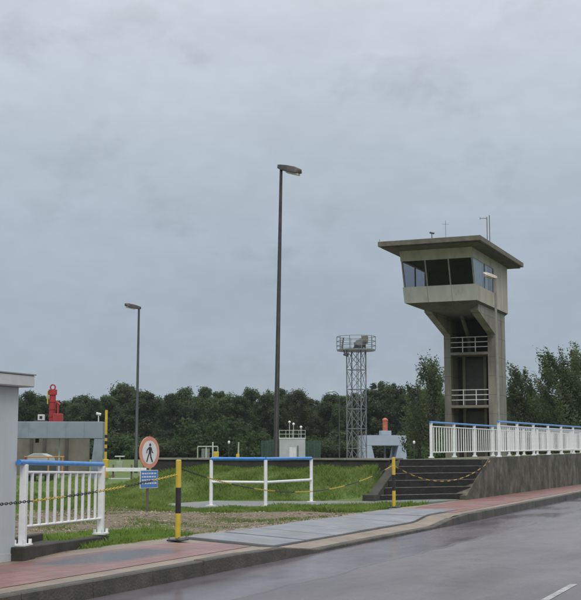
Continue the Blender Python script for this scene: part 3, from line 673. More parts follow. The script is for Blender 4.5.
# thin far lamp with bent arm
fu, fv = at(339, 190)
fl = thing('street_lamp', 'thin far street lamp with a bent arm left of the lattice mast', 'street lamp', (fu, fv, LZ), 0, 'street lamps')
Hf = zat(392, 190) - LZ
arm = [Vector((0, 0, 0)), Vector((0, 0, Hf * .93)), -X_ * .15 + Vector((0, 0, Hf * .97)), -X_ * .55 + Vector((0, 0, Hf)), -X_ * .9 + Vector((0, 0, Hf + .1))]
q = MB(); q.tube([tuple(p) for p in arm], [.09, .07, .06, .06, .06], 8); q.build('pole', M_polefar, fl, smooth=True)
q = MB(); q.tube([tuple(arm[-1]), tuple(arm[-1] - X_ * .2), tuple(arm[-1] - X_ * .65 - Vector((0, 0, .02)))], [.07, .15, .10], 8); q.build('lamp_head', M_lens, fl, smooth=True)

# ------------------------------------------------------------------ control tower
tw = thing('control_tower', 'concrete lock control tower with glazed overhanging cab and flat roof', 'tower', (84.2, 21.7, LZ))
TO = Vector((84.2, 21.7, LZ))
def T(m): m.v = [(x - TO.x, y - TO.y, z - TO.z) for x, y, z in m.v]; return m
US0, US1 = 84.25, 87.25                    # shaft front / back
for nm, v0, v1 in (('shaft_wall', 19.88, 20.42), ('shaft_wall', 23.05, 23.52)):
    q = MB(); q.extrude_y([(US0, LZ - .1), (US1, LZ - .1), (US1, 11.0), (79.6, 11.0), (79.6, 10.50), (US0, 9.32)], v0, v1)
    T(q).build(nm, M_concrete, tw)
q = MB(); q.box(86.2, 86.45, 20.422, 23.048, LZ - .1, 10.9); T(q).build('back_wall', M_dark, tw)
for v0 in (21.05, 22.55):
    q = MB(); q.box(85.9, 86.198, v0 - .10, v0 + .10, LZ - .05, 8.0 if v0 < 22 else 8.0); T(q).build('pilaster', M_pilaster, tw)
for z0, z1 in ((LZ, 4.1), (4.52, 7.75)):
    q = MB(); q.box(86.05, 86.197, 21.16, 22.44, z0, z1); s = T(q).build('shutter', M_shutter, tw)
    q = MB()
    for k in range(5): q.box(86.02, 86.048, 21.18, 22.42, z0 + .1 + k * (z1 - z0) / 5, z0 + .1 + (k + .88) * (z1 - z0) / 5)
    T(q).build('shutter_panel', M_shutter, s)
q = MB(); q.tube([(82.6, 21.9, 10.9), (84.4, 21.9, 9.6), (85.0, 21.9, 9.0), (85.0, 21.9, 8.2)], .16, 10); T(q).build('duct', M_equip, tw, smooth=True)
for zp in (4.50, 8.15):
    q = MB(); q.box(84.20, 86.18, 20.425, 23.045, zp - .18, zp); pf = T(q).build('platform', M_pilaster, tw)
    for h in (.36, .70, 1.05):
        q = MB(); q.tube([(84.32, 20.43, zp + h), (84.32, 23.04, zp + h)], .032, 8); T(q).build('guard_rail', M_palerail, pf, smooth=True)
    for v0 in (21.3, 22.2):
        q = MB(); q.tube([(84.32, v0, zp), (84.32, v0, zp + 1.05)], .035, 8); T(q).build('guard_post', M_palerail, pf, smooth=True)
# cab: leaning front, glazed
VR, VL, UB = 19.7, 24.55, 87.5
def fu_(z): return 78.62 - (z - 11.05) * .333          # leaning front plane
ZB, ZS, ZT, ZR = 11.05, 12.07, 13.72, 14.42
# floor slab tapering inwards below the rim
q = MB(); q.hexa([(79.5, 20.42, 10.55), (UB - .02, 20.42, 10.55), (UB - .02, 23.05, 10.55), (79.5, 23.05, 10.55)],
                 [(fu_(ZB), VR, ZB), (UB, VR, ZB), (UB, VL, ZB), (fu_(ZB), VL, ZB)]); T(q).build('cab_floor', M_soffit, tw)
def ring(z0, z1, th=.22):
    q = MB(); a, b = fu_(z0), fu_(z1)
    q.hexa([(a, VR, z0), (a + th, VR + th, z0), (a + th, VL - th, z0), (a, VL, z0)], [(b, VR, z1), (b + th, VR + th, z1), (b + th, VL - th, z1), (b, VL, z1)])
    q.hexa([(a, VR, z0), (UB, VR, z0), (UB, VR + th, z0), (a + th, VR + th, z0)], [(b, VR, z1), (UB, VR, z1), (UB, VR + th, z1), (b + th, VR + th, z1)])
    q.hexa([(a + th, VL - th, z0), (UB, VL - th, z0), (UB, VL, z0), (a, VL, z0)], [(b + th, VL - th, z1), (UB, VL - th, z1), (UB, VL, z1), (b, VL, z1)])
    q.hexa([(UB - th, VR + th, z0), (UB, VR + th, z0), (UB, VL - th, z0), (UB - th, VL - th, z0)], [(UB - th, VR + th, z1), (UB, VR + th, z1), (UB, VL - th, z1), (UB - th, VL - th, z1)])
    return q
# apron: front panels separately, sides
for k in range(3):
    v0 = VR + k * (VL - VR) / 3; v1 = v0 + (VL - VR) / 3
    q = MB(); q.hexa([(fu_(ZB) - .03, v0 + (.012 if k else -.03), ZB), (fu_(ZB) + .16, v0 + .012, ZB), (fu_(ZB) + .16, v1 - .012, ZB), (fu_(ZB) - .03, v1 - (.012 if k < 2 else -.03), ZB)],
                     [(fu_(ZS) - .03, v0 + (.012 if k else -.03), ZS), (fu_(ZS) + .16, v0 + .012, ZS), (fu_(ZS) + .16, v1 - .012, ZS), (fu_(ZS) - .03, v1 - (.012 if k < 2 else -.03), ZS)])
    T(q).build('apron_panel', M_apron, tw)
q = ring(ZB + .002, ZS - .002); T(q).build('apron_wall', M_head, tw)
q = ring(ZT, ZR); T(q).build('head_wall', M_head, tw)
# solid rear of the cab sides + back wall
US = 83.35
for v0, v1 in ((VR, VR + .22), (VL - .22, VL)):
    q = MB(); q.box(US, UB, v0, v1, ZS, ZT); T(q).build('side_wall', M_head, tw)
q = MB(); q.box(UB - .22, UB, VR + .22, VL - .22, ZS, ZT); T(q).build('rear_wall', M_head, tw)
q = MB(); q.box(US + .3, US + .42, VR + .222, VL - .222, ZB + .01, ZR - .01); T(q).build('partition', M_interior, tw)
q = MB(); q.box(fu_(ZR) + .3, US + .3, VR + .223, VL - .223, ZT + .1, ZT + .14); T(q).build('ceiling', M_interior, tw)
q = MB(); q.box(79.2, 79.9, 20.6, 23.6, ZB, ZS + .02); T(q).build('console', M_equip, tw)
q = MB(); q.box(78.75, 79.1, 21.55, 22.9, ZS - .1, ZS + .14); T(q).build('console', M_frame, tw)
# front panes and mullions
nv = 3; W3 = (VL - VR - .16) / nv
for k in range(nv):
    v0 = VR + .08 + k * W3; v1 = v0 + W3; q = MB()
    q.poly([(fu_(ZS) + .08, v1, ZS), (fu_(ZS) + .08, v0, ZS), (fu_(ZT) + .08, v0, ZT), (fu_(ZT) + .08, v1, ZT)], [(0, 1, 2, 3)])
    w = T(q).build('window_pane', M_glass, tw)
for k in range(nv + 1):
    v0 = VR + .08 + k * W3; r = .045 if 0 < k < nv else .05; q = MB()
    q.hexa([(fu_(ZS) + .02, v0 - r, ZS), (fu_(ZS) + .14, v0 - r, ZS), (fu_(ZS) + .14, v0 + r, ZS), (fu_(ZS) + .02, v0 + r, ZS)],
           [(fu_(ZT) + .02, v0 - r, ZT), (fu_(ZT) + .14, v0 - r, ZT), (fu_(ZT) + .14, v0 + r, ZT), (fu_(ZT) + .02, v0 + r, ZT)])
    T(q).build('mullion', M_frame, tw)
for vv in (VR + .03, VL - .03):
    cut = 80.9
    for (a0, a1, b0, b1) in ((fu_(ZS) + .15, cut, fu_(ZT) + .15, cut), (cut, US, cut, US)):
        q = MB(); q.poly([(a0, vv, ZS), (a1, vv, ZS), (b1, vv, ZT), (b0, vv, ZT)], [(0, 1, 2, 3)]); T(q).build('window_pane', M_glass_side, tw)
    q = MB(); q.box(cut - .05, cut + .05, vv - .04, vv + .04, ZS, ZT); T(q).build('mullion', M_frame, tw)
    q = MB(); q.box(US - .07, US, vv - .04, vv + .05, ZS, ZT); T(q).build('mullion', M_frame, tw)
for a0, a1 in ((78.75, 80.05), (80.12, 80.84), (80.98, 82.3)):
    q = MB(); q.poly([(a0 - (.0 if a0 > 79 else .15), VR + .16, ZS + .02), (a1, VR + .16, ZS + .02), (a1, VR + .19, ZT - .02), (a0 - (.0 if a0 > 79 else .55), VR + .19, ZT - .02)], [(0, 1, 2, 3)]); T(q).build('blind', M_blind, tw)
# roof
q = MB(); q.box(75.75, 88.4, 18.7, 25.45, 14.46, 14.78); T(q).build('roof', M_roofedge, tw, bevel=.015)
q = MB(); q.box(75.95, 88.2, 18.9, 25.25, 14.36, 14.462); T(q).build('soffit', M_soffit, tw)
def rod(pts, r, nm='antenna', M=M_equip):
    q = MB(); q.tube(pts, r, 6); return T(q).build(nm, M, tw)
def roofpt(px, Y=82): u_, v_ = at(px, Y); return u_, v_
a = roofpt(489.5); rod([(*a, 14.7), (*a, 16.85)], .025)
a2 = roofpt(492); rod([(*a2, 14.7), (*a2, 16.95)], .025)
rod([(a[0], a[1], 16.75), (a[0] - X_.x * .45, a[1] - X_.y * .45, 16.75)], .018); rod([(a[0] - X_.x * .45, a[1] - X_.y * .45, 16.65), (a[0] - X_.x * .45, a[1] - X_.y * .45, 16.82)], .018)
a = roofpt(447.5); rod([(*a, 14.7), (*a, 16.6)], .012)
rod([(a[0] - .1, a[1] + .2, 16.35), (a[0] + .1, a[1] - .2, 16.35)], .010)
a = roofpt(433.5); rod([(*a, 14.7), (*a, 15.75)], .03)
rod([(a[0], a[1] + .14, 15.80), (a[0], a[1] - .16, 15.72)], .07, 'roof_camera')
a = roofpt(380.6, 80); rod([(*a, 14.7), (*a, 15.0)], .014); a = roofpt(479, 79); rod([(*a, 14.7), (*a, 15.0)], .02)

# ------------------------------------------------------------------ lattice mast
Ym = 100; mu, mv = at(356.2, Ym)
lm = thing('lattice_mast', 'galvanised lattice mast with railed round platform on top', 'mast', (mu, mv, LZ))
Hm = zat(351, Ym) - LZ; w = .60
for sx in (-1, 1):
    for sy in (-1, 1):
        q = MB(); q.tube([(sx * w, sy * w, -.1), (sx * w, sy * w, Hm)], .048, 6); q.build('mast_leg', M_galv, lm)
q8 = 6
for k in range(q8):
    z0, z1 = k * Hm / q8 + .1, (k + 1) * Hm / q8
    for (x0, y0, x1, y1) in ((-w, -w, w, -w), (w, -w, w, w), (w, w, -w, w), (-w, w, -w, -w)):
        q = MB(); q.tube([(x0, y0, z0), (x1, y1, z1)], .024, 5); q.tube([(x1, y1, z0), (x0, y0, z1)], .024, 5); q.build('cross_brace', M_galv, lm)
        if k: q = MB(); q.tube([(x0, y0, z0 - .05), (x1, y1, z0 - .05)], .030, 5); q.build('crossbar', M_galv, lm)
q = MB()
for s in (-.18, .18): q.tube([(s, -.1, 0), (s, -.1, Hm + .9)], .025, 5)
for k in range(28): q.tube([(-.18, -.1, .3 * k + .2), (.18, -.1, .3 * k + .2)], .014, 4)
q.build('ladder', M_galv, lm)
N = 10; Rp = 1.55
q = MB(); q.prism([(Rp * math.cos(2 * math.pi * k / N), Rp * math.sin(2 * math.pi * k / N)) for k in range(N)], Hm, Hm + .12); q.build('platform', M_galv, lm)
for h in (.42, .78, 1.15):
    q = MB(); q.tube([(Rp * math.cos(2 * math.pi * k / N), Rp * math.sin(2 * math.pi * k / N), Hm + h) for k in range(N + 1)], .026, 6); q.build('platform_rail', M_galv, lm)
for k in range(N):
    q = MB(); c, s = Rp * math.cos(2 * math.pi * k / N), Rp * math.sin(2 * math.pi * k / N); q.tube([(c, s, Hm + .1), (c, s, Hm + 1.15)], .028, 6); q.build('platform_post', M_galv, lm)
def camv(a, b, c): p = X_ * a + Y_ * b; return (p.x, p.y, Hm + c)
q = MB(); q.tube([camv(.1, -.2, .1), camv(.15, -.2, .4), camv(.55, -.2, .72), camv(.8, -.2, .75)], [.42, .46, .36, .1], 10); q.build('floodlight', M_equip, lm, smooth=True)
q = MB(); q.box(-.2, .2, -.2, .2, 0, .62); o = q.build('control_box', M_pilaster, lm, bevel=.02); o.location = camv(.72, 0, .6)
q = MB(); q.tube([camv(.72, 0, .1), camv(.72, 0, .65)], .06, 6); q.build('box_stand', M_equip, lm)
q = MB(); q.tube([camv(-1.05, -.9, 1.0), camv(-1.15, -.9, .2), camv(-.9, -.9, -.35)], .06, 7); q.tube([camv(-1.05, -.9, -.28), camv(-.65, -.9, -.42)], .13, 8); q.build('spotlight', M_equip, lm)

# ------------------------------------------------------------------ lock gate portals
def frame_rot(t=0): return AZ - math.pi / 2 + t          # local x = to the right in the photo, local y = away
def portal(label, px0, px1, Y, z0, ytop, ybeam, depth, legw, M, rot=0):
    W_ = (px1 - px0) / F * Y; u0, v0 = at((px0 + px1) / 2, Y); Ht = zat(ytop, Y) - z0; Hb = zat(ybeam, Y) - z0
    r = thing('lock_gate_portal', label, 'gate portal', (u0, v0, z0), frame_rot(rot), 'lock gate portals')
    h = W_ / 2
    q = MB(); q.box(-h, h, 0, depth, Hb, Ht); q.build('beam', M, r, bevel=.02)
    for s in (-1, 1):
        q = MB(); a, b = s * h, s * (h - legw); a2 = s * (h - legw * 1.55)
        xs0, xs1 = sorted((a, a2)); xt0, xt1 = sorted((a, b))
        q.hexa([(xs0, .02, -.3), (xs1, .02, -.3), (xs1, depth - .02, -.3), (xs0, depth - .02, -.3)], [(xt0, .02, Hb), (xt1, .02, Hb), (xt1, depth - .02, Hb), (xt0, depth - .02, Hb)])
        q.build('portal_leg', M, r, bevel=.02)
    return r, h, Ht, Hb, W_
Yp = 62
r, h, Ht, Hb, W_ = portal('large blue grey lock gate portal with tall red hydraulic cylinder on top', -6, 104, Yp, -.02, 421.5, 438.5, 1.3, .42, M_portal, .06)
for k in range(5):
    q = MB(); x = -h + (k + 1) * W_ / 6; q.box(x - .008, x + .008, -.006, 0, Hb + .04, Ht - .04); q.build('beam_seam', M_seam, r)
tw_u, tw_v = at(40, 73)
lw = thing('lock_wall', 'tan concrete lock wall with dark posts seen through the large portal', 'wall', (tw_u, tw_v, LZ), frame_rot())
q = MB(); q.box(-5.5, 2.95, 0, .4, -.2, 2.35); q.build('wall_face', M_tan, lw)
for px in (34, 47, 69): x = (px - 40) / F * 73; q = MB(); q.box(x - .08, x + .08, -.15, -.002, -.2, 2.4); q.build('panel_post', M_shutter, lw)
x = (59 - 49) / F * Yp; q = MB(); q.box(x - .035, x + .035, .9, 1.0, -.3, Hb); q.build('pale_post', M_palerail, r)
q = MB(); q.tube([((37 - 49) / F * Yp, .8, Hb), ((37 - 49) / F * Yp, .8, Hb - .2)], .10, 8); q.build('ceiling_lamp', M_black, r)
# red hydraulic cylinder
cx = (51 - 49) / F * Yp
hc = MB(); hc.tube([(cx, 1.0, Ht), (cx, 1.0, Ht + 1.35), (cx, 1.0, Ht + 1.36), (cx, 1.0, Ht + 1.62)], [.16, .16, .215, .215], 14); cy = hc.build('hydraulic_cylinder', M_red, r, smooth=True)
q = MB(); q.tube([(cx + .12 * math.cos(t), 1.0, Ht + 1.74 + .13 * math.sin(t)) for t in [k * math.pi / 8 - .6 for k in range(18)]], .04, 6); q.build('lifting_eye', M_red, cy, smooth=True)
for z in (.25, .62, 1.0): q = MB(); q.tube([(cx, 1.0, Ht + z), (cx, 1.0, Ht + z + .07)], .19, 14); q.build('flange', M_red, cy, smooth=True)
q = MB(); q.box(cx + .05, cx + .52, .7, 1.3, Ht, Ht + .42); q.build('cylinder_base', M_red, cy, bevel=.03)
q = MB(); q.tube([(cx + .30, .8, Ht + .4), (cx + .30, .8, Ht + .95)], .05, 8); q.tube([(cx + .22, .8, Ht + 1.0), (cx + .40, .8, Ht + .86)], .06, 6); q.build('hose', M_red, cy)
q = MB(); q.box(cx - .26, cx - .217, .9, 1.05, Ht + .9, Ht + 1.55); q.build('marker_strip', M_yellow, cy)
x = (41.5 - 49) / F * Yp; q = MB(); q.box(x - .16, x + .16, .35, .7, Ht + .06, Ht + .36); bxo = q.build('lamp_box', M_palerail, r, bevel=.02)
q = MB(); q.box(x - .07, x + .07, .33, .348, Ht + .15, Ht + .28); q.build('lamp_glass', M_black, bxo)
q = MB(); q.box(x - .33, x + .28, .2, .8, Ht, Ht + .06); q.build('lamp_foot', M_shutter, bxo)
x = (98.5 - 49) / F * Yp; q = MB(); q.tube([(x, .5, Ht), (x, .5, Ht + .38)], .03, 6); q.tube([(x - .12, .5, Ht + .42), (x + .12, .5, Ht + .36)], .07, 8); q.build('camera', M_palerail, r)

Yq = 150
r, h, Ht, Hb, W_ = portal('small far blue grey lock gate portal with faded red cylinder on top', 362.5, 406, Yq, LZ, 435.2, 445.5, 4.2, 1.0, M_portal_far, .10)
for px in (386.5, 395): x = (px - 384) / F * Yq; q = MB(); q.box(x - .12, x + .12, 1.8, 2.0, -.2, Hb); q.build('inner_post', M_portal, r)
x = (386 - 384) / F * Yq; q = MB(); q.box(x - .62, x + .62, .4, 1.9, Ht, Ht + .55); q.build('cylinder_base', M_portal_far, r, bevel=.04)
q = MB(); q.tube([(x, 1.2, Ht + .5), (x, 1.2, Ht + 1.72), (x, 1.2, Ht + 1.73), (x, 1.2, Ht + 1.9), (x, 1.2, Ht + 2.1)], [.30, .30, .36, .36, .12], 12); q.build('hydraulic_cylinder', M_brick, r, smooth=True)

# ------------------------------------------------------------------ things round the locks
# raised striped boom at the end of the railing
bu, bv = at(107.3, 62.5)
bm_ = thing('boom_barrier', 'raised yellow and black striped boom of a barrier beside the large portal', 'barrier', (bu, bv, -.03), frame_rot())
q = MB(); q.box(-.16, .15, -.2, .2, 0, .98); q.build('housing', M_yellow, bm_, bevel=.03)
zb = .98; zt = zat(410, 62.5) + .03
cuts = [(.98, 1.35, M_yellow), (1.35, 1.52, M_black), (1.52, 1.70, M_yellow), (1.70, 1.87, M_black), (1.87, 2.02, M_yellow), (2.02, 2.18, M_black), (2.18, zt, M_yellow)]
for a, b, m in cuts: q = MB(); q.box(-.05, .065, -.05, .05, a, b); q.build('boom_band', m, bm_)
# white guard rail on the lower lawn
gu, gv = at(126, 62)
gr = thing('guard_rail', 'low white horizontal guard rail on the lawn left of the red sign', 'guard rail', (gu, gv, -.03), frame_rot())
q = MB(); q.box(-.9, 1.15, -.04, .04, .38, .56); q.build('rail', M_white, gr, bevel=.01)
q = MB(); q.box(-.75, .3, -.03, .03, .0, .07); q.build('ground_rail', M_palerail, gr)
for x in (-.55, .35, .95): q = MB(); q.box(x - .04, x + .04, .045, .12, 0, .72); q.build('post', M_poleb, gr)
# orange barrier and white cover seen behind the railing
ou, ov = at(46, 56)
orr = thing('orange_barrier', 'orange horizontal barrier bar in front of the large portal', 'barrier', (ou, ov, -.03), frame_rot())
q = MB(); q.tube([(-.85, 0, 1.12), (.92, 0, 1.12)], .026, 8); q.build('bar', M_orange, orr, smooth=True)
for x in (-.8, .22, .85): q = MB(); q.tube([(x, 0, 0), (x, 0, 1.12)], .035, 8); q.build('post', M_orange if x > 0 else M_red, orr, smooth=True)
wu, wv = at(43, 57.5)
wc = thing('machine_cover', 'low white curved machine cover under the large portal', 'cover', (wu, wv, -.03), frame_rot())
q = MB(); q.extrude_y([(-.5, .9), (.55, .9), (.5, 1.12), (.15, 1.27), (-.25, 1.27), (-.5, 1.15)], -.5, .7); q.build('hood', M_cabin, wc, bevel=.02)
q = MB(); q.box(-.55, .6, -.55, .75, .25, .9); q.build('body', M_polefar, wc, bevel=.02)
for x in (-.4, .4): q = MB(); q.box(x - .1, x + .1, -.5, .6, 0, .25); q.build('foot', M_black, wc)
# pale green box on the lawn
xu, xv = at(121.5, 84); bx_ = thing('lawn_cabinet', 'small pale green cabinet with flat lid on the far lawn', 'cabinet', (xu, xv, -.03), frame_rot())
q = MB(); q.box(-.20, .20, -.2, .2, .05, .72); q.build('body', M_greenpale, bx_, bevel=.02)
q = MB(); q.box(-.30, .30, -.3, .3, 1.0, 1.08); q.build('lid', M_palerail, bx_, bevel=.02); q = MB(); q.box(-.05, .05, -.05, .05, .72, 1.0); q.build('neck', M_palerail, bx_)
# pale green frame with white pole, yellow post
yu, yv = at(208.5, 90); yf = thing('inspection_frame', 'pale green tubular frame with grille at the lock edge', 'frame', (yu, yv, LZ), frame_rot())
hw_ = 10 / F * 90
for x in (-hw_, -hw_ * .15, hw_): q = MB(); q.tube([(x, 0, 0), (x, 0, zat(446.5, 90) - LZ)], .045, 8); q.build('upright', M_greenpale, yf)
q = MB(); q.tube([(-hw_, 0, zat(446.5, 90) - LZ), (hw_, 0, zat(446.5, 90) - LZ)], .045, 8); q.build('top_bar', M_greenpale, yf)
for k in range(5): x = -hw_ * .55 + k * .12; q = MB(); q.box(x - .02, x + .02, -.02, .02, .1, zat(448.5, 90) - LZ); q.build('grille_bar', M_palerail, yf)
au, av = at(213.5, 88); ap = thing('marker_pole', 'white marker pole with yellow base box right of the green frame', 'pole', (au, av, LZ), frame_rot())
q = MB(); q.tube([(0, 0, 0), (0, 0, zat(442, 88) - LZ)], .045, 8); q.build('pole', M_palerail, ap); q = MB(); q.box(.06, .42, -.15, .15, 0, zat(451.5, 88) - LZ); q.build('base_box', M_yellow, ap, bevel=.03)
au, av = at(238.3, 88); ap = thing('marker_pole', 'lone pale yellow marker post standing left of the tall lamp', 'pole', (au, av, LZ), frame_rot())
q = MB(); q.tube([(0, 0, 0), (.06, 0, zat(442, 88) - LZ)], [.07, .05], 8); q.build('pole', M_greenpale, ap); q = MB(); q.box(-.12, .12, -.1, .1, 0, zat(454, 88) - LZ); q.build('base', M_yellow, ap, bevel=.02)
# grey cabin with railing on its roof
Yc = 150; cu, cv = at(292.3, Yc)
cb = thing('lock_cabin', 'grey equipment cabin with railed flat roof behind the tall lamp', 'cabin', (cu, cv, LZ), frame_rot())
hw_ = 12.9 / F * Yc; Hc = zat(438.7, Yc) - LZ; Hr = zat(430.3, Yc) - LZ
q = MB(); q.box(-hw_, hw_, 0, 2.8, -.2, Hc); q.build('wall', M_cabin, cb, bevel=.02)
q = MB(); q.box(-.35, .45, -.04, 0, 0, 1.9); q.build('door', M_palerail, cb)
q = MB(); q.box(.60, .72, -.08, 0, .2, 2.1); q.build('drain_pipe', M_equip, cb)
q = MB(); q.box(-hw_ - .05, hw_ + .05, -.05, 2.85, Hc, Hc + .12); q.build('roof_slab', M_palerail, cb)
for z in (Hc + .55, Hr):
    q = MB(); q.tube([(-hw_, 2.7, z), (-hw_, .05, z), (hw_, .05, z), (hw_, 2.7, z)], .04, 6); q.build('roof_rail', M_greenpale, cb)
for k in range(5): x = -hw_ + k * hw_ / 2; q = MB(); q.tube([(x, .05, Hc), (x, .05, Hr)], .035, 6); q.build('rail_post', M_greenpale, cb)
for px, yt in ((289.5, 422), (293.5, 424), (301, 427)):
    x = (px - 292.3) / F * Yc; zt = zat(yt, Yc) - LZ
    q = MB(); q.tube([(x, .4, Hc), (x, .4, zt)], .035, 6); sp = q.build('lamp_stem', M_palerail, cb)
    q = MB(); q.tube([(x, .4, zt - .16), (x, .4, zt + .02), (x, .4, zt + .17)], [.05, .17, .05], 8); q.build('lamp_globe', M_white, sp, smooth=True)
# green mesh fence
for (pa, pb, lab) in ((302.5, 320, 'green mesh fence right of the grey cabin'), (262, 279.5, 'green mesh fence left of the grey cabin, behind the tall lamp')):
    fu2, fv2 = at((pa + pb) / 2, 152); fe = thing('mesh_fence', lab, 'fence', (fu2, fv2, LZ), frame_rot(), 'green mesh fences'); hl_ = (pb - pa) / 2 / F * 152
    for k in range(4): x = -hl_ + k * hl_ * 2 / 3; q = MB(); q.box(x - .04, x + .04, -.04, .04, 0, 2.75); q.build('post', M_green, fe)
    q = MB(); n = 26
    for k in range(n): x = -hl_ + (k + .5) * hl_ * 2 / n; q.box(x - .022, x + .022, -.012, .012, .05, 2.7)
    for k in range(11): q.box(-hl_, hl_, .013, .03, .12 + k * .25, .16 + k * .25)
    q.build('mesh_panel', M_green, fe)
# small white globe lamps
for px, py, Y, lab in ((229.5, 443, 120, 'small white globe lamp on a thin post left of the yellow post'), (413, 443, 120, 'small white globe lamp on a thin post right of the far portal')):
    px = 229.5 if px < 300 else 413.0
    gu2, gv2 = at(px, Y); gl_ = thing('globe_lamp', lab, 'lamp', (gu2, gv2, LZ), 0, 'globe lamps'); z = zat(py, Y) - LZ
    q = MB(); q.tube([(0, 0, 0), (0, 0, z)], .03, 6); q.build('post', M_polefar, gl_)
    q = MB(); q.tube([(0, 0, z - .08), (0, 0, z + .02), (0, 0, z + .14), (0, 0, z + .22)], [.05, .12, .12, .04], 8); q.build('globe', M_white, gl_, smooth=True)

# ------------------------------------------------------------------ trees
def leaves(centers, radii, n, size, seed, axes=None, droop=0):
    r = np.random.default_rng(seed); out = []
    for i, (c, rd) in enumerate(zip(centers, radii)):
        k = n[i] if hasattr(n, '__len__') else n
        d = r.normal(size=(k, 3)); d /= np.linalg.norm(d, axis=1)[:, None]; rr = r.random(k) ** .45 * (1 + .45 * r.random(k) ** 4)
        p = d * rr[:, None] * np.array(rd)
        if axes is not None:                      # local z axis along axes[i]
            az = np.array(axes[i]); az = az / np.linalg.norm(az); ax = np.cross(az, [.3, .9, .1]); ax /= np.linalg.norm(ax); ay = np.cross(az, ax)
            p = p[:, :1] * ax + p[:, 1:2] * ay + p[:, 2:] * az
        p = p + np.array(c)
        nn = d + np.array([0, 0, .45]) + r.normal(scale=.55, size=(k, 3)); nn /= np.linalg.norm(nn, axis=1)[:, None]
        t = np.cross(nn, r.normal(size=(k, 3))); t /= np.linalg.norm(t, axis=1)[:, None] + 1e-9; b = np.cross(nn, t)
        s = size * r.uniform(.6, 1.35, size=(k, 1))
        out.append(np.stack([p + t * s, p + b * s * .62 + t * s * .1, p - t * s, p - b * s * .62 - t * s * .1], axis=1))
    return np.concatenate(out)
def make_tree(seed, H, Rx, kind='round', leaf=.15, n=290, low=.07):
    r = np.random.default_rng(seed); cs = []; rs = []; ax = None
    if kind == 'round':
        K = 62
        for k in range(K):
            t = r.random() ** 1.25; zz = low * H + (H * .97 - low * H) * t
            prof = math.sin(math.pi * min(1, .30 + .66 * t)) ** .7
            th = r.random() * 6.283; rad = Rx * prof * r.random() ** .5 * .9
            cs.append((rad * math.cos(th), rad * math.sin(th), zz)); q_ = r.uniform(.55, 1.4); rs.append((q_, q_, q_ * r.uniform(.7, 1.1)))
        for k in range(22):
            t = .35 + .65 * r.random(); prof = math.sin(math.pi * min(1, .30 + .66 * t)) ** .7; th = r.random() * 6.283; rad = Rx * prof * r.uniform(.85, 1.18)
            cs.append((rad * math.cos(th), rad * math.sin(th), low * H + H * .9 * t)); q_ = r.uniform(.3, .65); rs.append((q_, q_, q_ * r.uniform(.8, 1.8)))
        for k in range(3): cs.append((r.normal() * .9, r.normal() * .9, H - r.uniform(.3, 1.4))); q_ = r.uniform(.35, .8); rs.append((q_, q_, q_ * 1.5))
    crown = quads('crown', leaves(cs, rs, [int(n * min(1, .25 + q_[0] * .75)) for q_ in rs], leaf, seed + 9, ax), M_leaf)
    t = MB(); t.tube([(0, 0, -.2), (.1, 0, H * .25), (.0, .15, H * .55), (.1, 0, H * .9)], [.24, .2, .13, .03], 8)
    for k in range(0, len(cs), 5): c = cs[k]; t.tube([(.05, .05, max(.6, c[2] * .55)), (c[0] * .5, c[1] * .5, c[2] * .8), c], [.09, .06, .02], 5)
    return crown, t.mesh('trunk', M_bark, smooth=True)
variants = [make_tree(11 + k, H, R) for k, (H, R) in enumerate([(11.5, 4.2), (12.5, 4.4), (10.5, 5.0), (12.0, 3.6), (13.0, 2.9)])]
warm = []
for c, t in variants[:3]:
    c2 = c.copy(); c2.materials.clear(); c2.materials.append(M_leaf_warm); warm.append((c2, t))
TOPS = [(15, 398), (30, 392), (47, 398), (62, 401), (78, 402), (95, 398), (111, 396), (124, 387), (140, 392), (155, 393), (171, 396), (186, 391), (206, 388), (222, 392), (238, 396), (252, 390), (268, 391),
        (284, 391), (297, 389), (312, 396), (328, 396), (343, 394), (358, 394), (378, 383), (392, 390), (405, 397), (420, 392), (436, 396), (512, 396), (530, 398), (548, 396), (566, 394), (582, 394)]
def edge_low(px): return px < 150
def plant(name, crown, trunk, label, cat, px, Y, H, Hm_, group, wx=1.0, low=False):
    u0, v0 = at(px, Y); z0 = -.05 if low else LZ
    o = thing(name, label, cat, (u0, v0, z0), rng.uniform(0, 6.28), group); s = H / Hm_; o.scale = (s * wx, s * wx, s)
    link('crown', crown, o)
    if trunk: link('trunk', trunk, o)
    return o
MARKS = [(-5, 'the hut edge'), (49, 'the red cylinder'), (104, 'the striped boom'), (138, 'the slim dark lamp'), (180, 'the nearer bollard'), (208, 'the pale green frame'), (238, 'the yellow marker post'),
         (277, 'the tall lamp'), (305, 'the grey cabin'), (339, 'the bent arm lamp'), (356, 'the lattice mast'), (384, 'the far portal'), (413, 'the white globe lamp'), (507, 'the control tower')]
seen = {}
def tree_label(px):
    nm = [n for x, n in MARKS if x <= px][-1]; seen[nm] = seen.get(nm, 0) + 1
    return 'dark tree in the front of the wood, %s right of %s' % (['first', 'second', 'third', 'fourth', 'fifth', 'sixth'][seen[nm] - 1], nm)
HV = [11.5, 12.5, 10.5, 12.0, 13.0]
tags_ = []
for i, (px, yt) in enumerate(TOPS):
    Y = 238 + rng.uniform(-6, 6); k = rng.randrange(5); low = edge_low(px); z0 = LZ
    H = zat(yt + 1.5 + rng.uniform(-3.5, 3), Y) - z0
    c, t = variants[k] if rng.random() < .72 or k > 2 else warm[k]
    lab = tree_label(px)
    plant('leafy_tree', c, t, lab, 'tree', px, Y, H, HV[k], 'front row of the wood', rng.uniform(.95, 1.15), low)
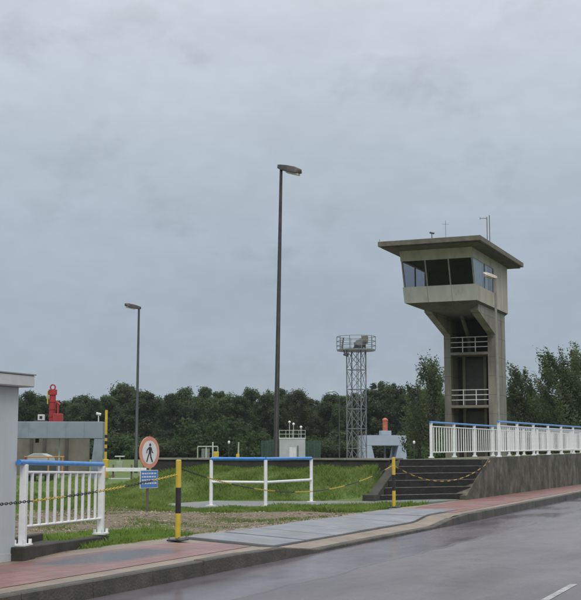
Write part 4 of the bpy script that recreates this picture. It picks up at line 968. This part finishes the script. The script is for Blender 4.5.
for i, px in enumerate(range(8, 592, 15)):
    Y = 252 + rng.uniform(-3, 6); k = rng.randrange(5); low = edge_low(px); z0 = LZ
    H = zat(401 + rng.uniform(-4, 6), Y) - z0
    plant('leafy_tree', *variants[k], 'dark leafy tree filling gaps in the back of the wood', 'tree', px + rng.uniform(-3, 3), Y, H, HV[k], 'back row of the wood', 1.15, low)
# undergrowth bushes at the foot of the wood
def make_bush(seed, n=240, m=M_leaf_bush):
    r = np.random.default_rng(seed); cs = []; rs = []
    for k in range(16):
        th = r.random() * 6.283; rad = 2.2 * r.random() ** .5; h = r.uniform(.3, 1) * (3.2 - .55 * rad)
        cs.append((rad * math.cos(th), rad * math.sin(th), max(.6, h))); q_ = r.uniform(.6, 1.0); rs.append((q_, q_, q_))
    me = quads('crown', leaves(cs, rs, n, .135, seed), m)
    t = MB()
    for k in range(0, 16, 2): t.tube([(0, 0, -.1), (cs[k][0] * .5, cs[k][1] * .5, cs[k][2] * .5), cs[k]], [.07, .05, .015], 5)
    return me, t.mesh('stems', M_bark)
bush = [make_bush(60 + k) for k in range(3)]; bushd = [make_bush(70 + k, 240, M_leaf) for k in range(3)]
for px in range(6, 440, 13):
    low = edge_low(px); b = (bush if rng.random() < .35 else bushd)[rng.randrange(3)]; H = rng.uniform(3.2, 6.2)
    plant('bush', *b, 'dense green bush in the undergrowth at the foot of the wood', 'bush', px + rng.uniform(-4, 4), 229 + rng.uniform(-3, 3), H, 3.6, 'undergrowth bushes', 1.25, low)
for px, Y, H, lab in ((217, 222, 8.8, 'light green rounded bush left of the tall lamp, in front of the wood'), (203, 221, 5.6, 'lower light green bush behind the pale green frame'),
                      (417, 139, 2.3, 'light green bush at the left foot of the control tower'), (428, 142, 3.2, 'light green bush just left of the control tower shaft')):
    plant('bush', *bush[int(px) % 3], lab, 'bush', px, Y, H, 3.6, 'light green bushes', 1.0)
# poplars with feathery upright sprays
def make_poplar(seed, H, spread, lean, K, n, leaf=.115):
    r = np.random.default_rng(seed); cs = []; rs = []; ax = []; limbs = []
    for k in range(K):
        t = (k + r.random()) / K; z0 = H * (.10 + .62 * t)
        th = r.random() * 6.283; out = spread * (1 - .62 * t) * r.uniform(.3, 1)
        L = H * r.uniform(.16, .26) * (1.05 - .35 * t)
        d = np.array([math.cos(th) * .32 + lean[0], math.sin(th) * .32 + lean[1], 1.0]); d /= np.linalg.norm(d)
        base = np.array([math.cos(th) * out, math.sin(th) * out, z0]); c = base + d * L * .6
        if c[2] + L * .5 > H: c[2] = H - L * .5
        cs.append(tuple(c)); rs.append((L * .20, L * .20, L * .68)); ax.append(tuple(d)); limbs.append((base, c))
    crown = quads('crown', leaves(cs, rs, int(n * 1.9), leaf, seed + 3, ax), M_leaf_near)
    t = MB(); top = (lean[0] * H * .3, lean[1] * H * .3, H * .80)
    t.tube([(0, 0, -.2), (0, 0, H * .3), (lean[0] * H * .1, lean[1] * H * .1, H * .62), top], [.22, .18, .11, .03], 8)
    for b, c in limbs[::2]: t.tube([(0, 0, b[2] * .7), tuple(b), tuple(c)], [.07, .05, .015], 5)
    return crown, t.mesh('trunk', M_bark, smooth=True)
LN = (-X_ * .36)
def poplar(px, ytop, Y, spread, K, n, label, seed, lean=1.0, group='loose poplars near the control tower'):
    H = zat(ytop, Y) - LZ; c, t = make_poplar(seed, H, spread, (LN.x * lean, LN.y * lean), K, n)
    u0, v0 = at(px, Y); o = thing('poplar_tree', label, 'tree', (u0, v0, LZ), 0, group); link('crown', c, o); link('trunk', t, o)
poplar(430, 341, 128, 2.3, 46, 95, 'airy tree rising directly left of the control tower shaft', 31, .2)
poplar(522, 350, 128, 2.0, 46, 95, 'smaller wind bent tree just right of the control tower', 32)
poplar(538, 370, 132, 1.7, 32, 95, 'low wind bent tree between the two taller ones on the right', 33)
poplar(565, 329, 124, 3.3, 80, 105, 'large feathery wind bent tree near the right edge', 34)
poplar(592, 328, 126, 2.2, 50, 105, 'feathery tree cut off by the right edge', 35)
for k, px in enumerate((509, 524, 541, 556, 572, 588, 447)):
    plant('bush', *bushd[k % 3], 'dark bush in the hedge under the wind bent trees', 'bush', px, 121 + (k % 3) * 2, 4.3 if px > 460 else 3.6, 3.6, 'hedge under the wind bent trees', 1.0)
poplar(418, 366, 131, 1.6, 28, 90, 'low leafy tree left of the airy tree by the tower', 36, .1)

# ------------------------------------------------------------------ grass
def grass(name, label, n, xr, yr, test, hr, m, seed, wid=.006, clump=.0):
    r = np.random.default_rng(seed); P = []
    x = r.uniform(*xr, n); y = r.uniform(*yr, n)
    keep = np.array([test(a, b) for a, b in zip(x, y)]); x, y = x[keep], y[keep]; k = len(x)
    z = np.array([ground_z(a, b) for a, b in zip(x, y)]) - .01
    pat = .75 + .35 * np.sin(x * 1.9 + np.sin(y * 1.3) * 2) * np.sin(y * 2.3 + 1) + .25 * np.sin(x * 5.1) * np.sin(y * 4.3)
    h = r.uniform(*hr, k) * np.clip(pat, .35, 1.4); th = r.uniform(0, 6.283, k); lean = r.uniform(.1, .75, k) * h; w = wid * r.uniform(.7, 1.4, k)
    dx, dy = np.cos(th), np.sin(th); ph = r.uniform(0, 6.283, k); ex, ey = np.cos(ph), np.sin(ph)
    b0 = np.stack([x - ex * w, y - ey * w, z], 1); b1 = np.stack([x + ex * w, y + ey * w, z], 1)
    m0 = np.stack([x + ex * w * .7 + dx * lean * .35, y + ey * w * .7 + dy * lean * .35, z + h * .6], 1)
    tp_ = np.stack([x + dx * lean, y + dy * lean, z + h], 1)
    o = link(name, quads(name, np.stack([b0, b1, m0, tp_], 1), m)); stuff(o); tag(o, label, 'grass'); return o
def free(a, b): return not inside(GRAVEL, a, b) and not inside(PAD, a, b) and not (b < 9.15 + .05 * math.sin(a * 7))
rot_pit = (-math.sin(ang), math.cos(ang))
def not_pit(a, b):
    dx, dy = a - pA.x, b - pA.y; lx = dx * math.cos(ang) + dy * math.sin(ang); ly = -dx * math.sin(ang) + dy * math.cos(ang)
    return not (-.2 < lx < Lr + .25 and -.12 < ly < .95)
grass('grass', 'short green grass on the verge behind the pavement', 120000, (13.2, 28.5), (8.95, 14.2), lambda a, b: free(a, b) and not_pit(a, b) and a - 13 > (b - 9.1) * .1 and b < 8.9 + (a - 12) * .62, (.05, .15), M_grass, 1, .006)
grass('grass', 'longer green grass on the bank below the terrace wall', 170000, (24.5, 33.4), (9.0, 23), lambda a, b: free(a, b) and (b > 10.95 or a < 31), (.06, .17), M_grass_far, 2, .008)
grass('grass', 'rough grass on the lawn left of the bank', 60000, (22, 62), (12.5, 36), lambda a, b: free(a, b) and b > .43 * a and b < .80 * a and (a < 33 or b > 20.5 + (a - 33) * .55), (.06, .15), M_grass_far, 3, .012)
grass('grass', 'sparse weeds growing through the gravel path', 60000, (14.2, 26), (9, 17), lambda a, b: inside(GRAVEL, a, b) and math.sin(a * 2.1 + 1) * math.sin(b * 1.7) + .5 * math.sin(a * 5 + b * 3) > -.05 + .5 * math.sin(a * 1.1 + b * .6), (.03, .10), M_grass, 4, .005)

# ------------------------------------------------------------------ damp air
hz = MB().box(-30, 420, -160, 330, -1.5, 24.0); mh = bpy.data.materials.new('damp air'); mh.use_nodes = True; th_ = mh.node_tree; th_.nodes.clear()
ho = th_.nodes.new('ShaderNodeOutputMaterial'); pv_ = th_.nodes.new('ShaderNodeVolumePrincipled'); pv_.inputs['Density'].default_value = .00012; pv_.inputs['Color'].default_value = (.86, .92, 1.0, 1)
th_.links.new(pv_.outputs[0], ho.inputs['Volume'])
o = stuff(hz.build('haze', mh)); tag(o, 'thin damp haze hanging over the lock and the far wood', 'haze')
